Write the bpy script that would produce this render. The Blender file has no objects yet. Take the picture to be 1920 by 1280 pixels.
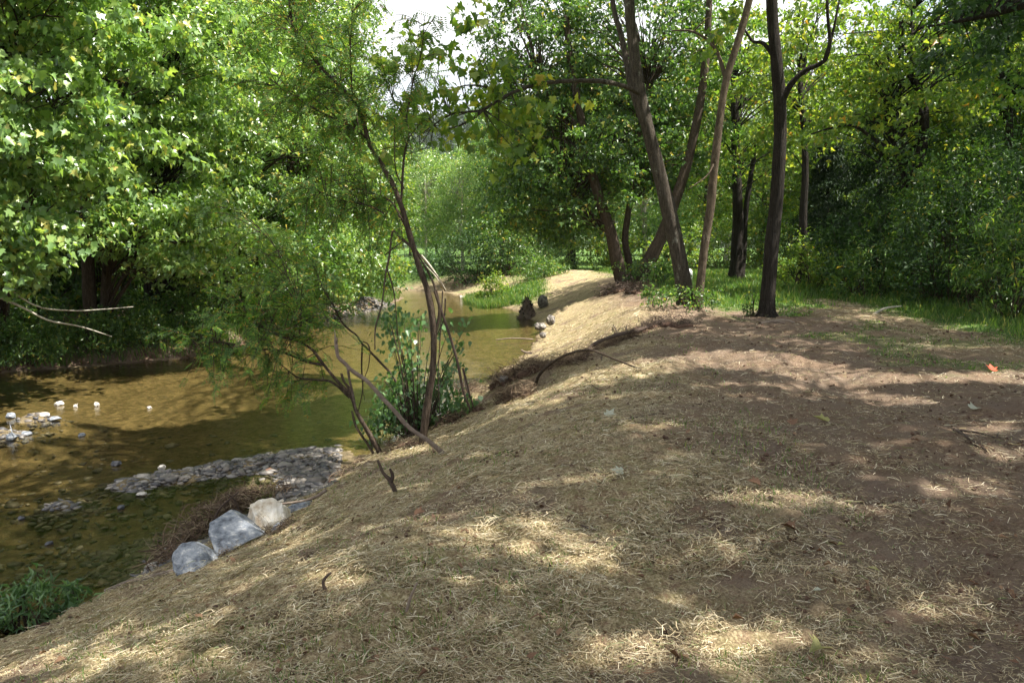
import bpy, bmesh, math, random
import numpy as np
from mathutils import Vector
rad = math.radians
S = bpy.context.scene
COL = S.collection
# ------------------------------------------------------------------ camera, world, sun, exposure
FPX = 1478.0; EYE = 1.6
PITCH = math.atan(185 / FPX)
cam = bpy.data.objects.new('camera', bpy.data.cameras.new('camera')); COL.objects.link(cam)
cam.data.sensor_width = 36; cam.data.lens = 36 * FPX / 1920
cam.location = (0, 0, EYE); cam.rotation_euler = (math.pi / 2 - PITCH, 0, 0)
cam.data.clip_start = 0.05; cam.data.clip_end = 3000
S.camera = cam
SUN_EL = rad(60); SAZ = (0.98, -0.2)
SUN = np.array([SAZ[0] * math.cos(SUN_EL), SAZ[1] * math.cos(SUN_EL), math.sin(SUN_EL)]); SUN /= np.linalg.norm(SUN)
W = bpy.data.worlds.new('World'); S.world = W; W.use_nodes = True
nt = W.node_tree; nt.nodes.clear()
wo = nt.nodes.new('ShaderNodeOutputWorld'); bg = nt.nodes.new('ShaderNodeBackground')
sky = nt.nodes.new('ShaderNodeTexSky'); sky.sky_type = 'NISHITA'; sky.sun_disc = False
sky.sun_elevation = SUN_EL; sky.sun_rotation = math.atan2(SAZ[0], SAZ[1]); sky.dust_density = 2.0
tc = nt.nodes.new('ShaderNodeTexCoord'); mp = nt.nodes.new('ShaderNodeMapping'); mp.inputs['Scale'].default_value = (1, 1, 2.6)
cn = nt.nodes.new('ShaderNodeTexNoise'); cn.inputs['Scale'].default_value = 2.3; cn.inputs['Detail'].default_value = 7
cr = nt.nodes.new('ShaderNodeValToRGB'); cr.color_ramp.elements[0].position = .36; cr.color_ramp.elements[1].position = .56
mx = nt.nodes.new('ShaderNodeMixRGB'); mx.inputs[2].default_value = (9.5, 9.6, 9.8, 1)
nt.links.new(tc.outputs['Generated'], mp.inputs[0]); nt.links.new(mp.outputs[0], cn.inputs['Vector'])
nt.links.new(cn.outputs[0], cr.inputs[0]); nt.links.new(cr.outputs[0], mx.inputs[0]); nt.links.new(sky.outputs[0], mx.inputs[1])
nt.links.new(mx.outputs[0], bg.inputs[0]); bg.inputs[1].default_value = 0.062
nt.links.new(bg.outputs[0], wo.inputs[0])
sl = bpy.data.lights.new('sun', 'SUN'); sl.energy = 5.0; sl.angle = rad(0.53); sl.color = (1.0, 0.95, 0.86)
so = bpy.data.objects.new('sun', sl); COL.objects.link(so)
so.rotation_euler = Vector(SUN).to_track_quat('Z', 'Y').to_euler()
S.view_settings.view_transform = 'Standard'; S.view_settings.look = 'None'
S.view_settings.exposure = 1.52; S.view_settings.gamma = 1; S.view_settings.use_curve_mapping = False
S.render.engine = 'CYCLES'
cy = S.cycles; cy.max_bounces = 7; cy.diffuse_bounces = 4; cy.glossy_bounces = 3; cy.transmission_bounces = 5
cy.transparent_max_bounces = 12; cy.caustics_reflective = False; cy.caustics_refractive = False; cy.sample_clamp_indirect = 6

# ------------------------------------------------------------------ noise and pixel helpers
def _h(i, j, s):
    n = (i.astype(np.int64) * 374761393 + j.astype(np.int64) * 668265263 + s * 1442695041) & 0xffffffff
    n = ((n ^ (n >> 13)) * 1274126177) & 0xffffffff
    return ((n ^ (n >> 16)) & 0xffff) / 65535.0
def vn(x, y, s=0):
    xi = np.floor(x); yi = np.floor(y); fx = x - xi; fy = y - yi
    fx = fx * fx * (3 - 2 * fx); fy = fy * fy * (3 - 2 * fy)
    a = _h(xi, yi, s); b = _h(xi + 1, yi, s); c = _h(xi, yi + 1, s); d = _h(xi + 1, yi + 1, s)
    return (a * (1 - fx) + b * fx) * (1 - fy) + (c * (1 - fx) + d * fx) * fy
def fbm(x, y, o=4, s=0):
    r = 0; a = .5; t = 0
    for k in range(o):
        r = r + a * vn(x * 2 ** k + 17.3 * k, y * 2 ** k - 9.1 * k, s + k); t += a; a *= .5
    return r / t
def sm(a, b, x):
    t = np.clip((x - a) / (b - a), 0, 1); return t * t * (3 - 2 * t)
cp, sp_ = math.cos(PITCH), math.sin(PITCH)
def ray(u, v):
    a = (u - 960) / FPX; b = (640 - v) / FPX
    return np.array([a, cp + b * sp_, -sp_ + b * cp])
def PX(u, v, y):
    d = ray(u, v); d = d * (y / d[1]); return np.array([d[0], d[1], EYE + d[2]])
def PZ(u, v, z):
    d = ray(u, v); d = d * ((z - EYE) / d[2]); return np.array([d[0], d[1], z])
def uv_of(x, y, z):
    Z = z - EYE; dep = y * cp - Z * sp_; up = y * sp_ + Z * cp
    dep = np.where(dep < .1, .1, dep)
    return 960 + FPX * x / dep, 640 - FPX * up / dep
WZ = -1.3
# ------------------------------------------------------------------ terrain
WPOLY = np.array([(-12, -14), (-8, -4), (-5.2, 2.5), (-3.6, 5.6), (-3.11, 6.9), (-2.34, 8.7), (-1.88, 10.7), (-1.3, 12.8), (-.8, 15), (-.2, 17.5),
    (.27, 19.9), (.78, 23.2), (.95, 28), (.6, 32), (-.1, 35), (-1.2, 38), (-2.3, 41), (-3, 44), (-4, 46.5), (-8, 48.5), (-14, 51), (-30, 58), (-60, 68),
    (-60, 62), (-30, 53), (-13, 47.5), (-7.5, 44.5), (-5.8, 42), (-5.7, 38), (-6.1, 34), (-6.9, 30), (-7.4, 27), (-7.7, 23), (-7.9, 20), (-9, 19),
    (-11.4, 17.5), (-13, 15), (-14.5, 11), (-17, 6), (-20, 0), (-26, -14)], float)
def sdist(x, y):
    best = np.full(x.shape, 1e9); inside = np.zeros(x.shape, bool); n = len(WPOLY)
    for i in range(n):
        ax, ay = WPOLY[i]; bx, by = WPOLY[(i + 1) % n]; dx, dy = bx - ax, by - ay
        t = np.clip(((x - ax) * dx + (y - ay) * dy) / (dx * dx + dy * dy), 0, 1)
        best = np.minimum(best, (x - ax - t * dx) ** 2 + (y - ay - t * dy) ** 2)
        if abs(dy) > 1e-9:
            c = ((ay > y) != (by > y)) & (x < dx * (y - ay) / dy + ax); inside ^= c
    d = np.sqrt(best); return np.where(inside, -d, d)
MIDY = np.array([-14, 0, 5, 10, 15, 20, 25, 30, 35, 40, 44, 47]); MIDX = np.array([-19, -13, -10, -8, -6, -3.8, -3.4, -3.0, -3.2, -4.2, -4.8, -5])
BARS = [(PZ(250, 908, WZ), .42), (PZ(330, 893, WZ), .55), (PZ(420, 880, WZ), .62), (PZ(500, 868, WZ), .72), (PZ(570, 862, WZ), .78), (PZ(585, 905, WZ), .5),
        (PZ(10, 812, WZ), .62), (PZ(75, 785, WZ), .5), (PZ(590, 925, WZ), .45), (PZ(120, 950, WZ), .35)]
HUMPS = [(3.1, 16.2, 1.3, .28), (2.2, 15.6, 1.0, .16), (.6, 12.3, .55, .22), (-.15, 12.4, .5, .2), (1.6, 28.3, .9, .3), (4.3, 28.5, 1.6, .3), (.75, 12.9, .9, .15)]
def terr_raw(x, y):
    d = sdist(x, y) + (fbm(x * 1.3, y * 1.3, 3, 3) - .5) * .34 + (fbm(x * 6, y * 6, 2, 8) - .5) * .10
    mid = np.interp(y, MIDY, MIDX); right = (x > mid) & (y < 70); 
    wr = 4.1 + 2.5 * sm(32, 40, y)
    t = np.clip(d / wr, 0, 1); zr = WZ + .05 * sm(0, .2, d) + 1.27 * (.5 * t * (1.5 - .5 * t * t) + .5 * t * t * (3 - 2 * t))
    zl = WZ + .4 * sm(0, .9, d) + .8 * sm(.5, 8, d)
    zf = WZ + .9 * sm(0, 3.5, d) + .35 * sm(2, 10, d)
    far = sm(44.5, 47, y)
    z = np.where(right, zr, zl) * (1 - far) + zf * far
    dep = .30 * (1 - np.exp(np.minimum(d, 0) * .45)) + .03 * sm(0, .2, -d)
    bed = WZ - dep + (fbm(x * 1.1, y * 1.1, 3, 21) - .5) * .14
    bar = np.zeros(x.shape)
    for p, r in BARS:
        bar = np.maximum(bar, np.exp(-(((x - p[0]) / (r * 1.25)) ** 2 + ((y - p[1]) / r) ** 2)))
    bar = bar + (fbm(x * 2.5, y * 2.5, 3, 5) - .5) * .5 * (bar > .02)
    bed = bed + np.clip(bar, 0, 1) * (np.maximum(WZ + .05 - bed, 0)) * 1.05
    z = np.where(d < 0, bed, z)
    land = sm(0, .5, d)
    for hx, hy, r, h in HUMPS:
        z = z + h * np.exp(-((x - hx) ** 2 + (y - hy) ** 2) / r ** 2) * land
    z = z + land * ((fbm(x * .35, y * .35, 3, 11) - .5) * .22 + (fbm(x * 1.4, y * 1.4, 3, 14) - .5) * .12)
    # gentle wheel ruts along the track
    cx = 2.3 + .10 * y
    z = z - land * .035 * (np.exp(-((x - cx + .8) / .25) ** 2) + np.exp(-((x - cx - .8) / .25) ** 2)) * (y < 30)
    z = z + .7 * sm(60, 120, np.hypot(x, y))
    return z, d
RX0, RY0, RS = -62.0, -16.0, .2
gx, gy = np.meshgrid(np.arange(RX0, 80, RS), np.arange(RY0, 130, RS))
RZ, RD = terr_raw(gx, gy)
def look(A, x, y):
    fx = np.clip((np.asarray(x, float) - RX0) / RS, 0, A.shape[1] - 2.001); fy = np.clip((np.asarray(y, float) - RY0) / RS, 0, A.shape[0] - 2.001)
    i = fx.astype(int); j = fy.astype(int); fx = fx - i; fy = fy - j
    return (A[j, i] * (1 - fx) + A[j, i + 1] * fx) * (1 - fy) + (A[j + 1, i] * (1 - fx) + A[j + 1, i + 1] * fx) * fy
def tz(x, y): return look(RZ, x, y)
def td(x, y): return look(RD, x, y)
def G(u, v, water=True):
    """ground point seen at a pixel"""
    d = ray(u, v); t = 2.0
    for _ in range(4000):
        p = d * t; z = float(tz(p[0], p[1])); z = max(z, WZ) if water else z
        if EYE + p[2] <= z: break
        t += .02 + .001 * t
    return np.array([p[0], p[1], z])

# ------------------------------------------------------------------ which ground is sunlit (gaps in the crowns overhead)
def inpoly(u, v, P):
    r = np.zeros(u.shape, bool); n = len(P)
    for i in range(n):
        ax, ay = P[i]; bx, by = P[(i + 1) % n]
        if ay == by: continue
        r ^= ((ay > v) != (by > v)) & (u < (bx - ax) * (v - ay) / (by - ay) + ax)
    return r
LITP = [[(985, 668), (1000, 620), (1050, 598), (1180, 572), (1300, 556), (1340, 560), (1290, 600), (1200, 628), (1130, 652), (1040, 690)],
        [(1000, 566), (1040, 542), (1130, 522), (1180, 548), (1110, 572), (1030, 590), (1000, 590)],
        [(1120, 696), (1300, 652), (1450, 656), (1560, 682), (1700, 704), (1920, 690), (1940, 722), (1700, 722), (1560, 728), (1440, 706), (1330, 690), (1200, 712), (1060, 744), (940, 775), (920, 760)],
        [(0, 738), (380, 680), (600, 600), (690, 585), (760, 550), (870, 548), (860, 572), (1000, 640), (1000, 655), (960, 700), (860, 770), (740, 705), (600, 730), (350, 772), (0, 762), (-200, 770), (-200, 730)],
        [(620, 800), (790, 760), (700, 860), (620, 905)],
        [(1330, 510), (1520, 508), (1500, 540), (1340, 545)], [(700, 500), (1000, 510), (1000, 545), (700, 545)]]
LITE = [(1500, 742, 120, 6), (1700, 752, 110, 6), (1350, 722, 70, 5), (1880, 850, 50, 10), (900, 1100, 50, 12), (1560, 1150, 60, 14), (860, 1010, 60, 12), (1100, 900, 70, 8), (980, 930, 50, 8), (300, 1180, 60, 14), (1250, 1130, 50, 12), (1440, 938, 130, 17), (1640, 952, 60, 13), (1810, 922, 85, 16), (1050, 1038, 105, 32), (1000, 1000, 60, 14), (620, 1108, 70, 24), (690, 905, 75, 16), (830, 850, 90, 11),
        (200, 1238, 130, 22), (60, 1275, 90, 20), (1390, 1215, 140, 40), (1180, 1225, 120, 28), (1290, 888, 80, 7), (1590, 1062, 70, 12), (1790, 1130, 95, 20), (1640, 893, 40, 7),
        (1640, 600, 90, 7), (1800, 614, 60, 8), (1350, 578, 75, 9), (1850, 800, 60, 9), (1390, 750, 90, 8), (1330, 1035, 60, 12), (1560, 720, 150, 8), (1250, 800, 60, 6),
        (505, 960, 75, 50), (600, 925, 40, 20), (560, 1000, 30, 10), (60, 790, 80, 14), (370, 1060, 24, 12), (400, 1180, 60, 14), (1000, 1160, 60, 10), (1700, 1240, 60, 14), (760, 1180, 60, 10)]
def litness(P):
    x = P[:, 0].copy(); y = P[:, 1].copy(); z = np.full(len(x), -.3)
    for _ in range(3):
        t = (P[:, 2] - z) / SUN[2]; x = P[:, 0] - SUN[0] * t; y = P[:, 1] - SUN[1] * t; z = np.maximum(tz(x, y), WZ)
    u, v = uv_of(x, y, z); sc = np.minimum(10 / np.maximum(y, 2), 1.4)
    u2 = u + (fbm(x * 2.2, y * 2.2, 3, 40) - .5) * 60 * sc; v2 = v + (fbm(x * 2.2, y * 2.2, 3, 41) - .5) * 16 * sc
    L = np.zeros(len(x))
    for Pn in LITP: L = np.maximum(L, inpoly(u2, v2, Pn) * 1.0)
    for a, b, c, d in LITE: L = np.maximum(L, ((((u2 - a) / (c * 1.15)) ** 2 + ((v2 - b) / (d * 1.45)) ** 2) < 1) * .97)
    nz = fbm(x * 1.0, y * 1.0, 3, 77)
    L = np.maximum(L, (nz > .76) * .7 * (x < 7)); L = np.maximum(L, (fbm(x * 3.1, y * 3.1, 2, 78) > .86) * .6)
    return L * (y > .5) * (y < 27.5)

# ------------------------------------------------------------------ materials
def newmat(name):
    m = bpy.data.materials.new(name); m.use_nodes = True; n = m.node_tree; n.nodes.clear()
    o = n.nodes.new('ShaderNodeOutputMaterial'); return m, n, o
def N(n, t, **k):
    q = n.nodes.new(t)
    for a, b in k.items():
        if a in q.inputs: q.inputs[a].default_value = b
        else: setattr(q, a, b)
    return q
def ramp(n, src, stops, const=False):
    r = n.nodes.new('ShaderNodeValToRGB'); e = r.color_ramp.elements
    while len(e) < len(stops): e.new(.5)
    for q, (p, c) in zip(e, stops): q.position = p; q.color = (*c, 1)
    if const: r.color_ramp.interpolation = 'CONSTANT'
    n.links.new(src, r.inputs[0]); return r.outputs[0]
def mix(n, fac, a, b, mode='MIX'):
    q = n.nodes.new('ShaderNodeMixRGB'); q.blend_type = mode
    for i, s in ((0, fac), (1, a), (2, b)):
        if isinstance(s, (int, float)): q.inputs[i].default_value = s
        elif isinstance(s, tuple): q.inputs[i].default_value = (*s, 1)
        else: n.links.new(s, q.inputs[i])
    return q.outputs[0]
def noise(n, scale, detail=5, rough=.6, vec=None, stretch=None, dist=0):
    q = N(n, 'ShaderNodeTexNoise', Scale=scale, Detail=detail, Roughness=rough, Distortion=dist)
    t = n.nodes.new('ShaderNodeTexCoord'); s = t.outputs['Object']
    if stretch:
        m = n.nodes.new('ShaderNodeMapping'); m.inputs['Scale'].default_value = stretch; n.links.new(s, m.inputs[0]); s = m.outputs[0]
    n.links.new(s, q.inputs['Vector']); return q.outputs[0]
def bump(n, h, dist, strength=1, nrm=None):
    b = n.nodes.new('ShaderNodeBump'); b.inputs['Distance'].default_value = dist; b.inputs['Strength'].default_value = strength
    n.links.new(h, b.inputs['Height'])
    if nrm: n.links.new(nrm, b.inputs['Normal'])
    return b.outputs[0]
def leafmat(name, stops, trans=.4, rough=.42, spec=.5, tcol=1.0):
    m, n, o = newmat(name)
    g = n.nodes.new('ShaderNodeNewGeometry')
    c = ramp(n, g.outputs['Random Per Island'], stops)
    p = N(n, 'ShaderNodeBsdfPrincipled', Roughness=rough); p.inputs['Specular IOR Level'].default_value = spec
    n.links.new(c, p.inputs['Base Color'])
    t = n.nodes.new('ShaderNodeBsdfTranslucent'); tc2 = mix(n, 1.0, c, (1.6 * tcol, 1.6 * tcol, .7 * tcol), 'MULTIPLY'); n.links.new(tc2, t.inputs[0])
    mxs = n.nodes.new('ShaderNodeMixShader'); mxs.inputs[0].default_value = trans
    n.links.new(p.outputs[0], mxs.inputs[1]); n.links.new(t.outputs[0], mxs.inputs[2]); n.links.new(mxs.outputs[0], o.inputs[0])
    return m
def plain(name, stops, rough=.8, scale=12, stretch=None, bd=.01, island=False, spec=.3, detail=6):
    m, n, o = newmat(name); nz = noise(n, scale, detail, .65, stretch=stretch)
    c = ramp(n, nz, stops)
    if island:
        g = n.nodes.new('ShaderNodeNewGeometry'); c = mix(n, .55, c, ramp(n, g.outputs['Random Per Island'], stops))
    p = N(n, 'ShaderNodeBsdfPrincipled', Roughness=rough); p.inputs['Specular IOR Level'].default_value = spec
    n.links.new(c, p.inputs['Base Color'])
    if bd: n.links.new(bump(n, nz, bd), p.inputs['Normal'])
    n.links.new(p.outputs[0], o.inputs[0]); return m
LM = {}
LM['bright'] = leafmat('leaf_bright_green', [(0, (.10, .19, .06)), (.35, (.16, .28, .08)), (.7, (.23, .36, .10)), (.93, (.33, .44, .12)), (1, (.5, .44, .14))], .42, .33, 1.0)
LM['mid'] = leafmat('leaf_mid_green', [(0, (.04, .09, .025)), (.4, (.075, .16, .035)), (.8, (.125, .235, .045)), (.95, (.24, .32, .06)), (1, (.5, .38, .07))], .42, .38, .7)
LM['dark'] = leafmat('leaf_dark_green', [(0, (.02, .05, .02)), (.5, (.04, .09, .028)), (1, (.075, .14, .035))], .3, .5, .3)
LM['yellow'] = leafmat('leaf_yellow_green', [(0, (.07, .14, .03)), (.45, (.13, .22, .035)), (.8, (.22, .30, .05)), (.975, (.34, .35, .06)), (1, (.4, .2, .04))], .5, .38, .5)
LM['locust'] = leafmat('leaf_locust', [(0, (.06, .13, .035)), (.55, (.11, .22, .045)), (.85, (.18, .29, .055)), (.95, (.34, .28, .07)), (1, (.3, .15, .04))], .45, .45, .4)
LM['conifer'] = leafmat('leaf_conifer', [(0, (.015, .035, .018)), (.6, (.03, .06, .025)), (1, (.05, .09, .03))], .15, .6, .3)
LM['grass'] = leafmat('grass_blade', [(0, (.05, .11, .03)), (.5, (.09, .18, .04)), (.85, (.16, .25, .055)), (1, (.34, .32, .13))], .45, .45, .4)
LM['hill'] = leafmat('leaf_hill_hazed', [(0, (.035, .055, .045)), (.6, (.055, .08, .06)), (1, (.085, .11, .08))], .3, .6, .3)  # blue-grey of distance haze is mixed into these leaf colours
LM['blue'] = leafmat('leaf_blue_green', [(0, (.05, .12, .04)), (.6, (.10, .20, .07)), (1, (.2, .32, .14))], .35, .35, .7)
M = {}
def barkmat(name, dark, mid, pale, blotch, amt, fs=30, st=.14, bd=.05):
    m, n, o = newmat(name); a = noise(n, fs, 5, .7, stretch=(1, 1, st), dist=.5); b = noise(n, 5.5, 6, .75, stretch=(1, 1, .6)); c2 = noise(n, 70, 3, .6)
    c = ramp(n, a, [(.36, dark), (.5, mid), (.66, pale)]); c = mix(n, ramp(n, b, [(amt, (0, 0, 0)), (amt + .05, (.85, .85, .85))]), c, blotch)
    c = mix(n, .35, c, ramp(n, c2, [(.35, dark), (.65, pale)]))
    p = N(n, 'ShaderNodeBsdfPrincipled', Roughness=.95); p.inputs['Specular IOR Level'].default_value = .15; n.links.new(c, p.inputs['Base Color'])
    h = n.nodes.new('ShaderNodeMath'); h.operation = 'MULTIPLY_ADD'; h.inputs[1].default_value = .3; n.links.new(c2, h.inputs[0]); n.links.new(a, h.inputs[2])
    n.links.new(bump(n, h.outputs[0], bd), p.inputs['Normal']); n.links.new(p.outputs[0], o.inputs[0]); return m
M['bark_grey'] = barkmat('bark_grey_brown', (.018, .014, .010), (.07, .056, .043), (.135, .115, .09), (.27, .27, .22), .60)
M['bark_mottled'] = barkmat('bark_mottled', (.025, .018, .012), (.085, .062, .043), (.165, .13, .09), (.33, .29, .21), .6, 14, .4, .02)
M['bark_dark'] = barkmat('bark_dark_furrowed', (.006, .005, .004), (.032, .026, .021), (.07, .06, .05), (.10, .10, .075), .66, 34, .1, .08)
M['bark_brown'] = barkmat('bark_brown', (.018, .013, .009), (.065, .046, .033), (.135, .105, .078), (.2, .18, .14), .64, 34, .2, .03)
M['bark_pale'] = plain('bark_pale', [(.3, (.16, .13, .1)), (.5, (.4, .37, .3)), (.8, (.62, .6, .53))], .8, 6, (1, 1, .4), .01)
M['deadwood'] = plain('dead_wood', [(.35, (.05, .035, .027)), (.52, (.15, .11, .085)), (.7, (.34, .28, .22))], .85, 20, None, .008, True)
M['darkwood'] = plain('dark_wet_wood', [(.3, (.03, .02, .016)), (.6, (.085, .06, .045)), (.85, (.16, .12, .09))], .9, 20, None, .01, True)
M['rootmat'] = plain('dry_roots', [(.3, (.05, .03, .022)), (.5, (.15, .10, .065)), (.75, (.34, .25, .16)), (.9, (.45, .36, .24))], .9, 14, None, 0, True)
M['soil'] = plain('red_soil', [(.3, (.05, .028, .02)), (.55, (.12, .07, .048)), (.75, (.24, .16, .10))], .95, 10, None, .05)
M['rock_grey'] = plain('blue_grey_limestone', [(.31, (.10, .075, .055)), (.38, (.11, .125, .15)), (.46, (.20, .22, .25)), (.55, (.28, .30, .33)), (.63, (.5, .5, .5)), (.72, (.68, .67, .64))], .8, 9, (1, 1, 2.6), .05, detail=12)
M['rock_white'] = plain('white_limestone', [(.34, (.34, .24, .15)), (.45, (.62, .54, .42)), (.58, (.80, .75, .66))], .85, 6, None, .05, detail=12)
M['rock_brown'] = plain('brown_grey_rock', [(.35, (.06, .055, .05)), (.5, (.17, .15, .135)), (.62, (.3, .28, .25)), (.72, (.5, .48, .44))], .85, 9, None, .03, detail=9)
M['pebble'] = plain('creek_gravel', [(.1, (.03, .03, .034)), (.4, (.09, .085, .09)), (.55, (.11, .10, .09)), (.72, (.19, .155, .12)), (.94, (.36, .33, .29))], .55, 3, None, .003, True, .5)
M['pebble_white'] = plain('pale_stone', [(.3, (.3, .27, .23)), (.7, (.62, .58, .52))], .7, 9, None, .004)
M['leaf_brown'] = leafmat('fallen_leaf_brown', [(0, (.09, .05, .032)), (.6, (.17, .095, .058)), (1, (.27, .17, .10))], .06, .7, .2)
M['leaf_olive'] = leafmat('fallen_leaf_olive', [(0, (.25, .24, .09)), (1, (.34, .33, .14))], .2, .6, .3)
M['straw'] = leafmat('straw_stalks', [(0, (.16, .11, .06)), (.3, (.30, .23, .13)), (.65, (.48, .39, .24)), (.88, (.68, .61, .46)), (.93, (.18, .2, .07)), (1, (.13, .18, .05))], .12, .5, .4)

# ground
def ground_mat():
    m, n, o = newmat('bank_ground')
    a = n.nodes.new('ShaderNodeAttribute'); a.attribute_name = 'mask'
    sep = n.nodes.new('ShaderNodeSeparateColor'); n.links.new(a.outputs['Color'], sep.inputs[0])
    n1 = noise(n, 1.6, 8, .7); n2 = noise(n, 14, 8, .75); n3 = noise(n, 60, 4, .7); n4 = noise(n, 5, 7, .72, dist=.6)
    dirt = mix(n, ramp(n, n2, [(.32, (0, 0, 0)), (.68, (1, 1, 1))]), (.088, .052, .037), (.235, .155, .108)); dirt = mix(n, ramp(n, n3, [(.5, (0, 0, 0)), (.7, (.55, .55, .55))]), dirt, (.36, .28, .19)); dirt = mix(n, ramp(n, n1, [(.4, (0, 0, 0)), (.62, (1, 1, 1))]), dirt, (.19, .14, .108))
    st = ramp(n, n3, [(.32, (.11, .075, .045)), (.47, (.32, .24, .14)), (.6, (.54, .44, .27)), (.74, (.72, .63, .46))])
    st = mix(n, ramp(n, n4, [(.42, (0, 0, 0)), (.72, (.85, .85, .85))]), st, (.22, .21, .08))
    st = mix(n, ramp(n, n2, [(.5, (0, 0, 0)), (.66, (.8, .8, .8))]), st, (.17, .09, .06))
    c = mix(n, sep.outputs[0], dirt, st)
    gr = ramp(n, n2, [(.3, (.035, .07, .02)), (.55, (.09, .16, .035)), (.8, (.2, .25, .07))])
    c = mix(n, sep.outputs[1], c, gr)
    bedc = ramp(n, n2, [(.3, (.055, .045, .028)), (.5, (.16, .125, .075)), (.65, (.28, .215, .13)), (.8, (.38, .31, .2))])
    vo = N(n, 'ShaderNodeTexVoronoi', Scale=11.0); tcc = n.nodes.new('ShaderNodeTexCoord'); n.links.new(tcc.outputs['Object'], vo.inputs['Vector'])
    vs = n.nodes.new('ShaderNodeSeparateColor'); n.links.new(vo.outputs['Color'], vs.inputs[0])
    bedc = mix(n, .4, bedc, ramp(n, vs.outputs[0], [(0, (.06, .05, .03)), (.5, (.16, .125, .065)), (1, (.36, .28, .16))]))
    c = mix(n, sep.outputs[2], c, bedc)
    p = N(n, 'ShaderNodeBsdfPrincipled', Roughness=.95); p.inputs['Specular IOR Level'].default_value = .15
    n.links.new(c, p.inputs['Base Color'])
    h = n.nodes.new('ShaderNodeMath'); h.operation = 'ADD'; n.links.new(n2, h.inputs[0]); n.links.new(n3, h.inputs[1])
    n.links.new(bump(n, h.outputs[0], .035, .9), p.inputs['Normal']); n.links.new(p.outputs[0], o.inputs[0]); return m
def water_mat():
    m, n, o = newmat('creek_water')
    tr = n.nodes.new('ShaderNodeBsdfTransparent'); tr.inputs[0].default_value = (.82, .785, .60, 1)
    gl = N(n, 'ShaderNodeBsdfGlossy', Roughness=.03); gl.inputs[0].default_value = (1, 1, 1, 1)
    fr = N(n, 'ShaderNodeFresnel', IOR=1.33)
    a = noise(n, 3.2, 4, .55, stretch=(1, .55, 1)); b = noise(n, 16, 3, .5, stretch=(1, .6, 1)); c = noise(n, .35, 3, .5)
    k = n.nodes.new('ShaderNodeMath'); k.operation = 'MULTIPLY_ADD'; k.inputs[1].default_value = .25; n.links.new(b, k.inputs[0]); n.links.new(a, k.inputs[2])
    kk = n.nodes.new('ShaderNodeMath'); kk.operation = 'MULTIPLY'; n.links.new(k.outputs[0], kk.inputs[0]); n.links.new(ramp(n, c, [(.35, (.25, .25, .25)), (.62, (1, 1, 1))]), kk.inputs[1])
    nb = bump(n, noise(n, 34, 2, .5, stretch=(1, .7, 1)), .004, .8, bump(n, kk.outputs[0], .024, .9))
    n.links.new(nb, gl.inputs['Normal']); n.links.new(nb, fr.inputs['Normal'])
    x = n.nodes.new('ShaderNodeMixShader'); n.links.new(fr.outputs[0], x.inputs[0]); n.links.new(tr.outputs[0], x.inputs[1]); n.links.new(gl.outputs[0], x.inputs[2])
    n.links.new(x.outputs[0], o.inputs[0]); return m

# ------------------------------------------------------------------ mesh building
class MB:
    def __init__(s): s.v = []; s.f = {3: [], 4: []}; s.n = 0
    def add(s, v, faces, k):
        s.v.append(np.asarray(v, np.float32).reshape(-1, 3)); s.f[k].append(np.asarray(faces, np.int64).reshape(-1, k) + s.n); s.n += len(s.v[-1])
    def mesh(s, name, smooth):
        me = bpy.data.meshes.new(name)
        V = np.concatenate(s.v) if s.v else np.zeros((0, 3), np.float32)
        me.vertices.add(len(V)); me.vertices.foreach_set('co', V.ravel())
        idx = []; st = []; c = 0
        for k in (3, 4):
            if s.f[k]:
                F = np.concatenate(s.f[k]); idx.append(F.ravel()); st.append(c + np.arange(len(F)) * k); c += F.size
        idx = np.concatenate(idx).astype(np.int32); st = np.concatenate(st).astype(np.int32)
        me.loops.add(len(idx)); me.loops.foreach_set('vertex_index', idx)
        me.polygons.add(len(st)); me.polygons.foreach_set('loop_start', st)
        if smooth: me.polygons.foreach_set('use_smooth', np.ones(len(st), bool))
        me.update(calc_edges=True); me.validate(); return me
    def build(s, name, mat, parent=None, smooth=True, origin=None):
        if not s.v: return None
        if origin is not None: s.v = [a - np.asarray(origin, np.float32) for a in s.v]
        o = bpy.data.objects.new(name, s.mesh(name, smooth)); o.data.materials.append(mat); COL.objects.link(o)
        if parent: o.parent = parent
        if origin is not None and not parent: o.location = [float(q) for q in origin]
        return o
def tag(o, label=None, cat=None, group=None, kind=None):
    for k, q in (('label', label), ('category', cat), ('group', group), ('kind', kind)):
        if q: o[k] = q
    return o
def empty(name, loc):
    o = bpy.data.objects.new(name, None); o.location = [float(q) for q in loc]; o.empty_display_size = .2; COL.objects.link(o); return o
def smoothline(P, R, k=4):
    P = np.asarray(P, float); R = np.asarray(R, float)
    if len(P) < 3 or k < 2: return P, R
    Q = np.vstack([2 * P[0] - P[1], P, 2 * P[-1] - P[-2]]); out = []; ro = []
    for i in range(len(P) - 1):
        a, b, c, d = Q[i:i + 4]
        for t in np.arange(k) / k:
            out.append(.5 * ((2 * b) + (c - a) * t + (2 * a - 5 * b + 4 * c - d) * t * t + (-a + 3 * b - 3 * c + d) * t ** 3)); ro.append(R[i] * (1 - t) + R[i + 1] * t)
    out.append(P[-1]); ro.append(R[-1]); return np.array(out), np.array(ro)
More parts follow.
